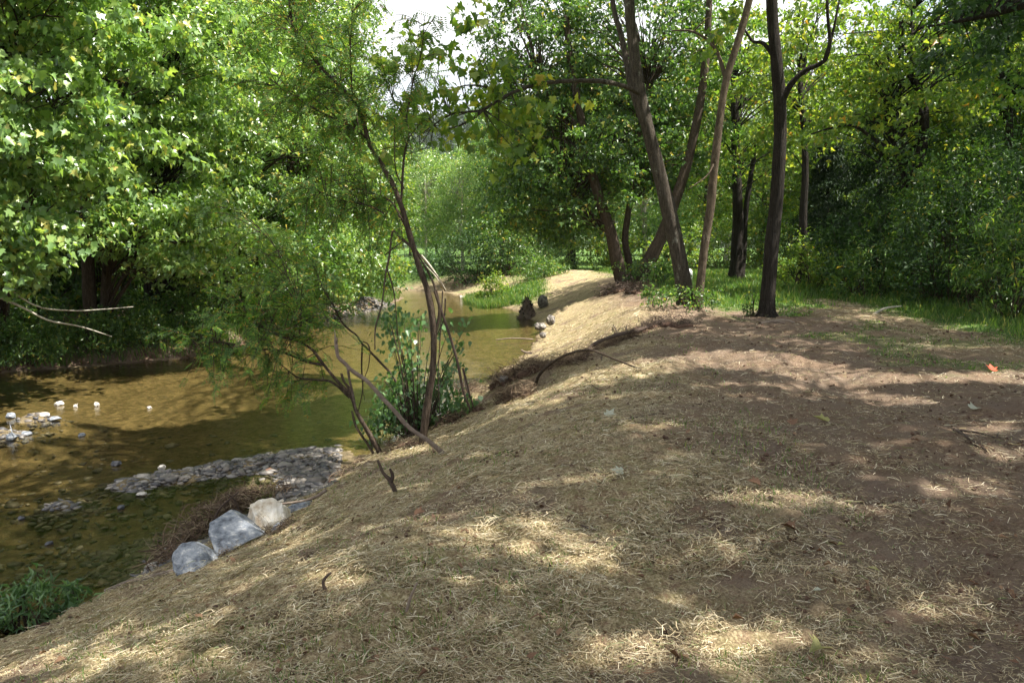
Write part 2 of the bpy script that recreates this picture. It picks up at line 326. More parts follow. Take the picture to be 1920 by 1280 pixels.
def tube(mb, P, R, n=8, k=4, bumpy=0, rs=None, flare=0):
    P, R = smoothline(P, R, k); m = len(P)
    T = np.gradient(P, axis=0); T /= np.linalg.norm(T, axis=1)[:, None] + 1e-9
    ref = np.array([0, 1, 0.]) if abs(T[:, 1]).mean() < .8 else np.array([1., 0, 0])
    A = np.cross(T, ref); A /= np.linalg.norm(A, axis=1)[:, None] + 1e-9; B = np.cross(T, A)
    an = np.arange(n) / n * 2 * math.pi
    rr = R[:, None] * np.ones(n)
    if bumpy and rs is not None:
        rr = rr * (1 + bumpy * (vn(np.arange(m)[:, None] * .45 + rs.rand() * 99, np.tile(an * 1.3, (m, 1)), 5) - .5) * 2)
    if flare:
        dz = np.linalg.norm(P - P[0], axis=1)[:, None]; rr = rr * (1 + np.exp(-dz / .35) * (flare * (.6 + .5 * np.cos(an * 4 + 1)[None])))
    V = P[:, None] + rr[..., None] * (np.cos(an)[None, :, None] * A[:, None] + np.sin(an)[None, :, None] * B[:, None])
    i = np.arange(m - 1)[:, None] * n; j = np.arange(n)[None]; j2 = (j + 1) % n
    F = np.stack([i + j, i + j2, i + n + j2, i + n + j], -1).reshape(-1, 4)
    mb.add(V.reshape(-1, 3), F, 4)
    base = mb.n - m * n
    if n > 3:
        mb.v.append(P[[-1]].astype(np.float32)); c = mb.n; mb.n += 1
        q = base + (m - 1) * n + np.arange(n); mb.f[3].append(np.stack([q, np.roll(q, -1), np.full(n, c)], -1))
TPL = {}; JR = np.random.RandomState(1234)
_o = np.array([(0, 0), (.30, -.06), (.56, .16), (.36, .30), (.64, .58), (.28, .58), (0, 1.0), (-.28, .58), (-.64, .58), (-.36, .30), (-.56, .16), (-.30, -.06)])
_v = np.vstack([np.c_[_o, .06 * np.abs(_o[:, 0]) * 2 + np.where(_o[:, 1] > .9, -.12, 0)], [[0, .35, -.03]]])
TPL['lobed'] = (_v, np.array([(i, (i + 1) % 12, 12) for i in range(12)]))
TPL['maple'] = (np.array([(0, 0, 0), (.5, .28, .08), (.2, .45, .02), (0, 1, -.1), (-.2, .45, .02), (-.5, .28, .08)]), np.array([(0, 1, 2), (0, 2, 3), (0, 3, 4), (0, 4, 5)]))
TPL['oval'] = (np.array([(0, 0, 0), (.27, .42, .07), (0, 1, -.06), (-.27, .42, .07)]), np.array([(0, 1, 2), (0, 2, 3)]))
TPL['narrow'] = (np.array([(0, 0, 0), (.11, .4, .03), (0, 1, -.12), (-.11, .4, .03)]), np.array([(0, 1, 2), (0, 2, 3)]))
TPL['heart'] = (np.array([(0, 0, 0), (.34, .08, .05), (.40, .40, .05), (0, 1, -.1), (-.40, .40, .05), (-.34, .08, .05)]), np.array([(0, 1, 2), (0, 2, 3), (0, 3, 4), (0, 4, 5)]))
_l = []; _f = []
for _i in range(7):
    for _s in (-1, 1):
        y0 = .12 + _i * .13; b = len(_l)
        _l += [(0, y0, 0), (_s * .12, y0 - .03, .02), (_s * .26, y0 + .06, -.03), (_s * .13, y0 + .06, .02)]; _f += [(b, b + 1, b + 2), (b, b + 2, b + 3)]
b = len(_l); _l += [(0, .93, 0), (.04, 1.03, 0), (0, 1.15, -.04), (-.04, 1.03, 0)]; _f += [(b, b + 1, b + 2), (b, b + 2, b + 3)]
b = len(_l); _l += [(.006, 0, 0), (-.006, 0, 0), (0, 1, 0)]; _f += [(b, b + 1, b + 2)]
TPL['frond'] = (np.array(_l, float), np.array(_f))
def place_leaves(mb, kind, C, size, Yd, Nd):
    """C centres, Yd tip direction, Nd approx normal"""
    Y = Yd / (np.linalg.norm(Yd, axis=1)[:, None] + 1e-9)
    X = np.cross(Y, Nd); X /= np.linalg.norm(X, axis=1)[:, None] + 1e-9; Z = np.cross(X, Y)
    T, F = TPL[kind]; s = np.asarray(size)[:, None, None]; q = len(C); jx = JR.uniform(.62, 1.12, (q, 1, 1)); jz = JR.uniform(-1.0, 4.5, (q, 1, 1)) if kind != 'frond' else JR.uniform(.5, 2, (q, 1, 1))
    V = C[:, None] + s * (T[None, :, 0:1] * X[:, None] * jx + T[None, :, 1:2] * Y[:, None] + T[None, :, 2:3] * Z[:, None] * jz)
    k = len(T); FF = F[None] + (np.arange(len(C)) * k)[:, None, None]
    mb.add(V.reshape(-1, 3), FF.reshape(-1, 3), 3)
def rvec(rs, n):
    v = rs.normal(size=(n, 3)); return v / np.linalg.norm(v, axis=1)[:, None]
def clumps(rs, mb, centres, outs, rc, nleaf, size, kind, flat=.45, up=.6, droop=.5, cull=True, orient=None):
    n = len(centres)
    cnt = rs.poisson(nleaf, n); idx = np.repeat(np.arange(n), cnt); m = len(idx)
    if m == 0: return
    loc = rvec(rs, m) * (rs.rand(m, 1) ** .45) * rc * (0.6 + .8 * rs.rand(n)[idx])[:, None]
    loc[:, 2] *= flat
    # tilt each clump outward and down
    o = outs[idx]; loc[:, 2] -= .35 * (loc[:, 0] * o[:, 0] + loc[:, 1] * o[:, 1])
    C = centres[idx] + loc
    Nd = np.array([0, 0, up]) + .45 * o + rvec(rs, m) * .75
    Yd = rvec(rs, m) * .8 + o * .35 + np.array([0, 0, -droop])
    sz = size * (.45 + .85 * rs.rand(m))
    if cull:
        L = litness(C); keep = rs.rand(m) > L * (.85 if cull == 'some' else 1); C, Nd, Yd, sz = C[keep], Nd[keep], Yd[keep], sz[keep]
    place_leaves(mb, kind, C, sz, Yd, Nd)
def ellips(rs, c, r, n, inner=.5, zmin=None):
    d = rvec(rs, n); q = inner + (1 - inner) * rs.rand(n, 1) ** .6
    q = q * (0.85 + .3 * rs.rand(n, 1))
    P = np.asarray(c) + d * q * np.asarray(r); 
    o = d * np.array([1, 1, .4]); o /= np.linalg.norm(o, axis=1)[:, None]
    if zmin is not None: k = P[:, 2] > zmin; P, o = P[k], o[k]
    return P, o
def branches(rs, mb, trunk, targets, r0=.03, n=4, frac=1.0, sag=.15, cull=False):
    if cull: targets = targets[litness(np.asarray(targets)) < .3]
    T = np.asarray(trunk, float)[:, :3]
    Tp, _ = smoothline(T, np.ones(len(T)), 5)
    for c in targets:
        if rs.rand() > frac: continue
        hd = np.linalg.norm(Tp[:, :2] - c[:2], axis=1); cost = np.abs(Tp[:, 2] - (c[2] - .45 * hd)) + .15 * hd
        a = Tp[np.argmin(cost)]; L = np.linalg.norm(c - a)
        m1 = a + (c - a) * .35 + np.array([0, 0, sag * L]) + rs.normal(size=3) * .05 * L; m2 = a + (c - a) * .7 + np.array([0, 0, sag * .6 * L]) + rs.normal(size=3) * .05 * L
        r = r0 * (.5 + .25 * L ** .7)
        tube(mb, [a, m1, m2, c], [r, r * .6, r * .38, r * .12], n, 2)
def tree(name, label, group, trunks, crowns, seed, leaf='mid', kind='maple', size=.18, nleaf=55, rc=.75, bark='bark_brown', cull=True, cat='tree',
         flat=.45, br=.03, brfrac=.8, sides=10, flare=.3, zmin=None, inner=.45, up=.45, droop=.5, limbs=None, bmul=4, roots=0):
    rs = np.random.RandomState(seed)
    base = np.array(trunks[0][0][:3]); root = empty(name, base); tag(root, label, cat, group)
    tm = MB()
    for i, t in enumerate(trunks):
        t = np.asarray(t, float); tube(tm, t[:, :3] - base, t[:, 3], sides, 4, .10, rs, flare if i < 4 and flare else 0)
    for i in range(roots):
        a = i / roots * 6.283 + rs.rand(); R0 = trunks[0][0][3]; dv = np.array([math.cos(a), math.sin(a), 0]); g = float(tz(base[0] + dv[0] * R0 * 4, base[1] + dv[1] * R0 * 4)) - base[2]
        tube(tm, [dv * R0 * .3 + (0, 0, .42), dv * R0 * 1.05 + (0, 0, .16), dv * R0 * 2.2 + (0, 0, g * .5 + .02), dv * R0 * 4.2 + (0, 0, g - .07)], [R0 * .42, R0 * .36, R0 * .22, R0 * .08], 7, 3, .15, rs)
    cm = MB(); bm_ = MB()
    for cr_ in crowns:
        c, r, n = cr_[:3]; P, o = ellips(rs, c, r, n, inner, zmin)
        ti = trunks[cr_[3]] if len(cr_) > 3 else trunks[int(np.argmin([np.linalg.norm(np.asarray(t)[-1][:3] - np.asarray(c)) for t in trunks]))]
        clumps(rs, cm, P - 0, o, rc, nleaf, size, kind, flat, up, droop, cull)
        if br: branches(rs, bm_, ti, P, br, bmul, brfrac, cull=cull)
    if bm_.v:
        bm_.v = [a - base.astype(np.float32) for a in bm_.v]
        for a in bm_.v: tm.v.append(a)
        for k in (3, 4): tm.f[k] += [f + tm.n for f in bm_.f[k]]
        tm.n += bm_.n
    tm.build('trunk', M[bark], root)
    if cm.v:
        cm.v = [a - base.astype(np.float32) for a in cm.v]; cm.build('crown', LM[leaf], root, False)
    return root
def dup(root, loc, rotz=0, sc=1, label=None):
    r = root.copy(); COL.objects.link(r); r.location = loc; r.rotation_euler = (0, 0, rotz); r.scale = (sc, sc, sc)
    if label: r['label'] = label
    for ch in root.children:
        c = ch.copy(); COL.objects.link(c); c.parent = r
    return r

# ================================================================== SETTING: ground, water, hill
def build_ground():
    n = 760; T = 3.75; t = np.linspace(-T, T, n); a = 3.4
    xs = a * np.sinh(t); ys = 5.5 + a * np.sinh(t)
    xs = xs / xs.max() * 95; ys = (ys - ys.min()) / (ys.max() - ys.min()); 
    ty = np.linspace(0, 1, 900); ys = -14 + 15.5 * (1 - (1 - ty / .14).clip(0, 1) ** 2) ; k = ty > .14
    s = (ty[k] - .14) / .86; ys[k] = 1.5 + 4.2 * np.sinh(s * 4.1) / np.sinh(4.1) * 30
    X, Y = np.meshgrid(xs, ys); Z, D = terr_raw(X, Y)
    land = sm(-.05, .3, D)
    near = np.exp(-np.hypot(X, Y) / 25)
    Z = Z + land * near * ((fbm(X * 4, Y * 4, 3, 31) - .5) * .07 + np.maximum(fbm(X * 13, Y * 13, 3, 33) - .56, 0) * .16)
    Z = Z + (1 - land) * (fbm(X * 7, Y * 7, 2, 35) - .5) * .05
    m, q = Z.shape; V = np.stack([X, Y, Z], -1).reshape(-1, 3)
    i = np.arange(m - 1)[:, None] * q; j = np.arange(q - 1)[None]
    F = np.stack([i + j, i + j + 1, i + q + j + 1, i + q + j], -1).reshape(-1, 4)
    mb = MB(); mb.add(V, F, 4); o = mb.build('ground', ground_mat()); tag(o, kind='structure')
    # masks: straw, grass, creek bed
    x, y, d = X.ravel(), Y.ravel(), D.ravel(); st, gr, bed = masks(x, y, d)
    A = o.data.attributes.new('mask', 'FLOAT_COLOR', 'POINT'); c = np.stack([st, gr, bed, np.ones_like(st)], -1)
    A.data.foreach_set('color', c.ravel().astype(np.float32))
    # far ground sheet to the horizon
    mb = MB(); w = 1500
    mb.add([(-w, -w, -1.9), (w, -w, -1.9), (w, w, -1.9), (-w, w, -1.9)], [(0, 1, 2, 3)], 4)
    tag(mb.build('terrain', plain('far_meadow', [(.3, (.05, .09, .03)), (.7, (.12, .16, .05))], .95, .5, None, 0)), kind='structure')
def masks(x, y, d):
    mid = np.interp(y, MIDY, MIDX); right = (x > mid) & (y < 46)
    xf = 1.0 + .10 * (y - 3) + (fbm(x * .8, y * .8, 3, 50) - .5) * 1.6
    st = (1 - .88 * sm(xf - .7, xf + .9, x)) * right
    # track centre stays bare, loose straw on the far side again
    st = st + .35 * sm(5.0, 6.5, x - .05 * y) * right * (y > 6)
    st = st * (1 - .75 * sm(.62, .72, fbm(x * 1.7, y * 1.7, 3, 52)))
    back = sm(17.5, 19.5, y + (fbm(x * .6, y * .6, 3, 53) - .5) * 2.5)
    grr = right * back * sm(4.3, 5.6, x + .0 * y) * (1 - sm(7.5, 8, x) * sm(27, 17, y)) * .95
    bx = np.interp(y, [0, 12, 14, 17, 20, 26], [6.5, 7.7, 8.3, 8.3, 8.6, 8.8])
    grr = np.maximum(grr, sm(bx - .5, bx + .6, x + (fbm(x * 1.2, y * 1.2, 3, 54) - .5) * 1.2) * right)
    grr = np.maximum(grr, right * .45 * sm(.56, .7, fbm(x * .9 + 5, y * .9, 3, 55)) * sm(3.2, 5, x) * (y > 9))
    grr = np.maximum(grr, sm(33.5, 35, y) * sm(47, 44, y) * right * sm(.1, .5, d) * sm(2.2, 1.0, x))
    grr = grr * (1 - .9 * np.exp(-(((x - 3.4) / 3.0) ** 2 + ((y - 33.5) / 4.5) ** 2) ** 2))
    cut = np.exp(-(((x + 1.4) / 2.6) ** 2 + ((y - 43.6) / 1.7) ** 2) ** 2); grr = grr * (1 - .97 * cut); st = np.maximum(st, .25 * cut)
    left = (~right) & (y < 47)
    grr = np.where(left, sm(.3, 1.1, d) * (1 - .8 * sm(2, 4, d)), grr)
    spit = left & (y > 27.5) & (y < 37) & (d < 1.5)
    grr = np.where(spit, grr * .1, grr); st = np.where(spit, .55, st)
    far = y >= 46
    sand = sm(50.5, 48.5, y) * (x < 3)
    grr = np.where(far, 1 - .9 * sand, grr); st = np.where(far, .35 * sand, st)
    bed = sm(.12, -.08, d)
    return np.clip(st, 0, 1) * (1 - bed), np.clip(grr, 0, 1) * (1 - bed), bed
build_ground()
mb = MB(); w1, w2 = -62, 4
mb.add([(w1, -14, WZ), (3, -14, WZ), (3, 70, WZ), (w1, 70, WZ)], [(0, 1, 2, 3)], 4)
tag(mb.build('water', water_mat(), smooth=False), kind='structure')

# distant wooded hill
def hill():
    xs = np.linspace(-260, 420, 90); ys = np.linspace(120, 420, 40); X, Y = np.meshgrid(xs, ys)
    H = (52 * sm(120, 330, Y) * (.62 + .38 * sm(-120, 20, X) ) + 7 * (fbm(X * .012, Y * .012, 3, 60) - .5)) - 2
    H = H * (.92 + .16 * fbm(X * .02, Y * 0.01, 2, 61))
    V = np.stack([X, Y, H], -1).reshape(-1, 3); m, q = H.shape
    i = np.arange(m - 1)[:, None] * q; j = np.arange(q - 1)[None]
    F = np.stack([i + j, i + j + 1, i + q + j + 1, i + q + j], -1).reshape(-1, 4)
    mb = MB(); mb.add(V, F, 4); tag(mb.build('hill', plain('hill_floor', [(.3, (.03, .05, .02)), (.7, (.06, .09, .03))], .95, .2, None, 0)), kind='structure')
    rs = np.random.RandomState(5); cm = MB(); k = 1500
    x = rs.uniform(-130, 60, k); y = rs.uniform(150, 330, k)
    fx = (x + 260) / 680 * 89; fy = (y - 120) / 300 * 39; z = H[fy.astype(int), fx.astype(int)]
    P = np.stack([x, y, z + rs.uniform(3, 9, k)], -1)
    clumps(rs, cm, P, rvec(rs, k) * .3, 3.8, 46, 1.5, 'maple', .95, .8, .3, cull=False)
    tag(cm.build('forest', LM['hill'], None, False), 'hazy blue-green wooded ridge rising in the gap of sky above the creek', 'forest', kind='stuff')
hill()

# ================================================================== LEFT BANK
def seg(*p): return [tuple(map(float, q)) for q in p]
def upright(x, y, h, r, lean=(0, 0), seed=0, z0=None):
    rs = np.random.RandomState(seed); z0 = float(tz(x, y)) - .1 if z0 is None else z0
    return [(x + lean[0] * t * h + rs.normal() * .12 * t * (t < 1 and 1), y + lean[1] * t * h + rs.normal() * .12 * t, z0 + t * h, r * (1 - .75 * t) + .01) for t in (0, .12, .3, .5, .75, 1)]
LG = 'trees leaning over the left bank'
def left_trees():
    # x, y, height, leaf, kind, size, label
    tree('sycamore_tree', 'large-leaved bright green tree at the far left edge, lit boughs hanging over the bank', LG,
         [upright(-12.2, 18.6, 12, .22, (.12, -.05), 1)],
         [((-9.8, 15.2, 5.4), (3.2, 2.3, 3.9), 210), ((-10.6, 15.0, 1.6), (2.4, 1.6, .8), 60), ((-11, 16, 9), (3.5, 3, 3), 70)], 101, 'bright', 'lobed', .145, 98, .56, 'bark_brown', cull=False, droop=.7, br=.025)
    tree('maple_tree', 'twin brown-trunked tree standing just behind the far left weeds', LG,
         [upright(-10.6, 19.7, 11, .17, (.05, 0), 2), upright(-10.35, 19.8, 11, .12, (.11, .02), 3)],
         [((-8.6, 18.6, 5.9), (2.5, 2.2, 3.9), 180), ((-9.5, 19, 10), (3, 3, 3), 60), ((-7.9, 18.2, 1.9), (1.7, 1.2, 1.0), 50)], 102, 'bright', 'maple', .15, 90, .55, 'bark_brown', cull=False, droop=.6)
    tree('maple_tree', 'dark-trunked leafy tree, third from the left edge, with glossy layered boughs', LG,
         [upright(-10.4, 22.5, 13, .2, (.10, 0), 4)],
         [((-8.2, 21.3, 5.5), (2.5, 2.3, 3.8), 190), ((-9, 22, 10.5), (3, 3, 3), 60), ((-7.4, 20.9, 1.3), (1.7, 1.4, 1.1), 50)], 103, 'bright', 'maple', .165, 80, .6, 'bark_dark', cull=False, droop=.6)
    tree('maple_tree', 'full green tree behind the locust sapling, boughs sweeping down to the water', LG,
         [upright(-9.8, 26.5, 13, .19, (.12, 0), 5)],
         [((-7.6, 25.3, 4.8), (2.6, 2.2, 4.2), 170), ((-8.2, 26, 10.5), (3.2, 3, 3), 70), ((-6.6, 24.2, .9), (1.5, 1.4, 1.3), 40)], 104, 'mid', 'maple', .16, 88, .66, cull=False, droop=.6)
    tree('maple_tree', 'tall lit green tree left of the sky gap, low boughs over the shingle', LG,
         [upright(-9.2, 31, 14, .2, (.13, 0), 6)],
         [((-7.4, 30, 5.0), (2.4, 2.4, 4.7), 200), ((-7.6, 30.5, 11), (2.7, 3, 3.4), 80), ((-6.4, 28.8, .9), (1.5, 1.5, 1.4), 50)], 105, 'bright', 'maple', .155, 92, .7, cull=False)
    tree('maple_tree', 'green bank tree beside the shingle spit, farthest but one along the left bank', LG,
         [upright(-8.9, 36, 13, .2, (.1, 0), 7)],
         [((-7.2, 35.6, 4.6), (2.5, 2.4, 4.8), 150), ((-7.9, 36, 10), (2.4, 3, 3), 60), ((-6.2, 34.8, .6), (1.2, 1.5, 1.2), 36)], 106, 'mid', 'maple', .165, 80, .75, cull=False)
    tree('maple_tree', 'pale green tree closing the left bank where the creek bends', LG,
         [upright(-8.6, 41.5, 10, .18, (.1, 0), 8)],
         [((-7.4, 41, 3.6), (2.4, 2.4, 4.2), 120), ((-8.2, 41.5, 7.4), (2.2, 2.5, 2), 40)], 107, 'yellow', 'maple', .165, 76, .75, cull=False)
    # back row
    G2 = 'tall trees behind the left bank'
    spec = [(-17, 21, 'straight tree filling the upper left corner behind the big-leaved boughs'), (-14.5, 26, 'tall tree behind the twin brown trunks'), (-13.5, 31.5, 'tall shaded tree behind the layered glossy boughs'),
            (-13, 37, 'tall tree seen in gaps behind the locust sapling'), (-12.5, 43, 'tree behind the shingle spit, deep in the left wood')]
    proto = None
    for i, (x, y, lab) in enumerate(spec):
        if proto is None:
            proto = tree('broadleaf_tree', lab, G2, [upright(x, y, 16, .24, (0, 0), 9)],
                         [((x, y, 4.6), (3.0, 3.0, 4), 130), ((x, y, 11), (3.4, 3.4, 5), 170)], 120, 'mid', 'maple', .24, 55, .9, 'bark_dark', cull=False)
        else: dup(proto, (x, y, float(tz(x, y)) - .1), i * 1.3, 1 + .06 * i, lab)
    # undergrowth bushes on the left bank
    B = [(-12.6, 19.4, 1.1, 'low leafy weeds under the far left boughs'), (-10.2, 20.6, .9, 'rounded weeds at the foot of the twin brown trunks'), (-8.9, 21.4, .9, 'low bush at the waterline beneath the layered boughs'),
         (-8.4, 24.6, 1.1, 'bush at the waterline behind the sapling boughs'), (-8.1, 28.3, 1.0, 'bush beside the near end of the shingle spit'), (-7.4, 32.6, .9, 'bright bush on top of the shingle spit'), (-6.9, 39.6, .9, 'bush at the tip of the left bank')]
    B += [(-12.3, 17.9, .85, 'bright weeds on the low bank at the far left'), (-11.2, 18.0, .7, 'small bright weeds beside the bleached log'), (-10.0, 19.0, .75, 'lit weeds on the bank right of the bleached log'), (-9.2, 19.7, .7, 'low lit weeds above the muddy shore'), (-8.3, 20.8, .55, 'lit weeds where the layered boughs touch the bank')]
    p = None
    for i, (x, y, s, lab) in enumerate(B):
        if p is None: p = bush('bank_bush', lab, 'bushes along the left waterline', (x, y), (1.5, 1.2, .75), 38, 131, 'mid', 'oval', .13, 60, .4)
        else: dup(p, (x, y, float(tz(x, y))), i * 1.1, s, lab)
def bush(name, label, group, xy, r, n, seed, leaf='mid', kind='oval', size=.12, nleaf=60, rc=.4, cull=False, zc=None, cat='bush', up=.6, droop=.3, flat=.7, z=None):
    x, y = xy; z = float(tz(x, y)) if z is None else z
    rs = np.random.RandomState(seed); root = empty(name, (x, y, z)); tag(root, label, cat, group)
    P, o = ellips(rs, (x, y, z + (r[2] * .75 if zc is None else zc)), r, n, .3); k = P[:, 2] > z + .05; P, o = P[k], o[k]
    cm = MB(); clumps(rs, cm, P, o, rc, nleaf, size, kind, flat, up, droop, cull)
    if cm.v: cm.v = [a - np.array([x, y, z], np.float32) for a in cm.v]; cm.build('foliage', LM[leaf], root, False)
    sm_ = MB()
    for c in P[::2]:
        a = np.array([x + (c[0] - x) * .3, y + (c[1] - y) * .3, z - .05]); m_ = (a + c) / 2 + rs.normal(size=3) * .08 * r[0]
        tube(sm_, [a - (x, y, z), m_ - (x, y, z), c - (x, y, z)], [.018, .011, .004], 4, 2)
    sm_.build('stem', M['bark_brown'], root); return root
left_trees()

# ================================================================== CENTRE AND RIGHT TREES
def pl(pts, y, r, rl=None):
    """pixel polyline to trunk: pts (u,v) or (u,v,dy)"""
    out = []
    for i, p in enumerate(pts):
        t = i / (len(pts) - 1); yy = y + (p[2] if len(p) > 2 else 0); q = PX(p[0], p[1], yy); out.append((*q, rl[i] if rl else r[0] * (1 - t) + r[1] * t))
    return out
def right_trees():
    NB = 'trees on the near bank'
    # leaning grey-barked tree
    t = pl([(1291, 606), (1280, 520), (1262, 430), (1240, 340), (1222, 270), (1205, 200), (1193, 130), (1184, 60), (1180, 0), (1176, -90, .4), (1160, -220, .9), (1150, -420, 1.2), (1120, -620, 1.4)], 16.2, None, (.19, .165, .155, .14, .13, .12, .112, .108, .105, .10, .09, .08, .06))
    limb = pl([(1207, 182, 0), (1180, 165, -.2), (1130, 153, -.5), (1075, 152, -.8), (1020, 156, -1.0), (975, 168, -1.3), (935, 188, -1.6), (905, 206, -1.8), (880, 210, -1.9), (845, 215, -2.1), (812, 235, -2.3)], 16.2, (.055, .013))
    limb2 = pl([(905, 206, -1.8), (888, 222, -1.9), (865, 234, -2.0), (842, 242, -2.1)], 16.2, (.03, .01))
    limb3 = pl([(940, 186, -1.6), (915, 165, -1.7), (880, 160, -1.8), (850, 166, -2)], 16.2, (.025, .008)); limb4 = pl([(1222, 270, 0), (1185, 170, .3), (1168, 80, .5), (1152, 20, .6), (1140, -60, .8), (1100, -300, 1)], 16.2, (.06, .045))
    drop = pl([(960, 178, -1.4), (972, 215, -1.3), (965, 250, -1.3)], 16.2, (.015, .005))
    root = tree('sycamore_tree', 'grey-brown tree leaning left over the bank with one long arching bough', NB, [t, limb4],
         [((3.2, 13.8, 13.0), (3.5, 4.4, 2.2), 180), ((3.9, 15.6, 15.8), (3.8, 4.8, 2.0), 180)], 201, 'yellow', 'maple', .24, 68, .9, 'bark_grey', sides=18, flare=.5, roots=6, br=.03)
    bmb = MB()
    rs = np.random.RandomState(7); cm = MB(); base = np.array(t[0][:3])
    for L in (limb, limb2, limb3, drop):
        L = np.array(L); tube(bmb, L[:, :3] - base, L[:, 3], 8, 4, .12, rs)
    # leafy twigs at the end of the bough, yellow-green
    spots = [(745, 120), (800, 90), (770, 75), (740, 105), (795, 110), (700, 300), (730, 230), (760, 225), (790, 235), (800, 180), (830, 165), (850, 240), (820, 260), (870, 130), (850, 110), (838, 95), (880, 45), (900, 40), (870, 20), (905, 5), (900, 180), (930, 160), (960, 140), (930, 235), (950, 260), (980, 215), (965, 280), (930, 300), (1000, 240), (900, 265), (770, 200), (720, 200),
             (1090, 190), (880, 200), (910, 130), (945, 120), (985, 190), (1010, 200), (950, 205), (840, 200), (805, 215), (780, 180), (735, 280), (925, 200), (990, 260), (1010, 150)]
    P = np.array([PX(u, v, 13.9 + rs.uniform(-.4, .8) + (u - 850) / 300) for u, v in spots])
    clumps(rs, cm, P, rvec(rs, len(P)) * .5, .34, 15, .165, 'lobed', .6, .5, .8, cull=False)
    Lp = np.array(limb)[:, :3]
    for c in P:
        a = Lp[np.argmin(np.linalg.norm(Lp - c, axis=1) + (Lp[:, 0] < c[0]) * .3)]
        tube(bmb, [a - base, (a + c) / 2 + rs.normal(size=3) * .12 - base, c - base], [.010, .007, .003], 4, 3)
    cm.v = [a - base.astype(np.float32) for a in cm.v]; f = cm.build('bough_foliage', LM['yellow'], root, False); bb = bmb.build('bough', M['bark_grey'], root)
    # slim mottled stem
    t = pl([(1300, 604), (1312, 540), (1320, 470), (1332, 390), (1340, 310), (1350, 220), (1362, 150), (1380, 90), (1400, 20), (1418, -60), (1440, -200), (1450, -420)], 16.0, (.092, .06))
    t[0] = (*t[0][:3], .12)
    l2 = pl([(1362, 150), (1340, 90, .3), (1300, 60, .6), (1260, 58, 1)], 16.0, (.04, .015)); l3 = pl([(1342, 300), (1325, 330, -.2), (1290, 355, -.3)], 16.0, (.02, .008))
    tree('sycamore_tree', 'slim mottled tan-barked tree sharing its foot with the leaning grey tree', NB, [t, l2, l3],
         [((3.6, 13.8, 11.6), (3.6, 4.0, 2.2), 160), (PX(1300, 60, 17), (.9, .7, .6), 9), (PX(1400, 60, 16.5), (.6, .6, .8), 8), (PX(1360, 260, 16.2), (.5, .3, .9), 5)], 202, 'yellow', 'maple', .2, 52, .6, 'bark_mottled', sides=12, br=.022, cull=True)
    # dark furrowed tree
    t = pl([(1437, 608), (1440, 560), (1446, 470), (1455, 390), (1461, 300), (1463, 220), (1459, 150), (1452, 80), (1447, 0), (1446, -90), (1450, -240), (1440, -420), (1450, -620)], 16.2, (.15, .085))
    t[0] = (*t[0][:3], .18)
    lr = pl([(1462, 200), (1482, 160, -.1), (1510, 132, -.2), (1545, 115, -.3), (1556, 80, -.4), (1552, 30, -.5), (1550, -40, -.5)], 16.2, (.06, .022))
    ll = pl([(1452, 108), (1432, 82, .1), (1412, 78, .2), (1395, 55, .3), (1370, 30, .4)], 16.2, (.04, .015)); l4 = pl([(1546, 115, -.3), (1562, 60, -.4), (1570, 20, -.4), (1585, -60, -.3)], 16.2, (.03, .015))
    tree('walnut_tree', 'straight tree with dark furrowed bark beside the track, crooked limb to the right', NB, [t, lr, ll, l4],
         [((6.6, 15.0, 12.2), (4.6, 4.8, 2.8), 230), ((6.5, 17.0, 15.5), (4.8, 4.6, 2.6), 150)], 203, 'mid', 'maple', .22, 66, .9, 'bark_dark', sides=18, flare=.35, roots=6, br=.03)
    # few bright leaves sprouting on its trunk
    # multi-stem sycamore
    Y = 28.6
    ts = [pl([(1172, 540), (1158, 495), (1146, 440), (1130, 390), (1112, 330), (1098, 270), (1085, 200), (1070, 120), (1062, 30)], Y, (.25, .10)),
          pl([(1186, 538), (1180, 495), (1172, 450), (1178, 400), (1190, 320), (1200, 240), (1215, 160)], Y + .5, (.14, .07)),
          pl([(1190, 538), (1208, 505), (1232, 460), (1252, 415), (1275, 350), (1295, 280), (1315, 180), (1325, 90), (1330, 0)], Y - .1, (.26, .11)),
          pl([(1112, 330), (1080, 235), (1040, 190), (1010, 150)], Y, (.1, .04)), pl([(1146, 440), (1110, 410, .3), (1060, 380, .6)], Y, (.07, .03))]
    tree('sycamore_tree', 'spreading three-stemmed tree with a dense dark green crown above the hay-covered slope', NB, ts,
         [((3.0, 29.6, 5.3), (3.7, 2.4, 2.7), 170), ((1.4, 29.3, 3.2), (2.0, 1.4, 1.7), 60), ((4.4, 29.8, 8.8), (4.2, 2.8, 3.0), 180), ((.9, 29.8, 8.0), (2.1, 2, 3.2), 100), ((6.3, 30, 5.2), (1.8, 2, 2), 40)], 204, 'mid', 'maple', .165, 104, .72, 'bark_brown', cull='some', sides=12, br=.03, brfrac=.6)
    # background trunks and crowns beyond
    BG = 'trees standing beyond the track'
    tree('broadleaf_tree', 'dark double trunk in the lit grass between the two nearest trunks', BG,
         [pl([(1379, 522), (1382, 470), (1384, 400), (1380, 300), (1376, 150)], 33, (.3, .15)), pl([(1388, 521), (1394, 470), (1400, 380), (1420, 260)], 33.3, (.16, .09))],
         [((9.6, 33, 7.5), (3.5, 3, 3.5), 120)], 205, 'yellow', 'maple', .23, 52, .8, 'bark_dark', cull=False)
    tree('broadleaf_tree', 'single dark trunk right of the furrowed tree, at the edge of the thicket', BG,
         [pl([(1503, 530), (1505, 470), (1506, 400), (1510, 300), (1500, 150)], 27, (.17, .09))],
         [((10.2, 27.5, 7.4), (2.6, 2.6, 3), 90)], 206, 'yellow', 'maple', .21, 52, .75, 'bark_dark', cull=True)
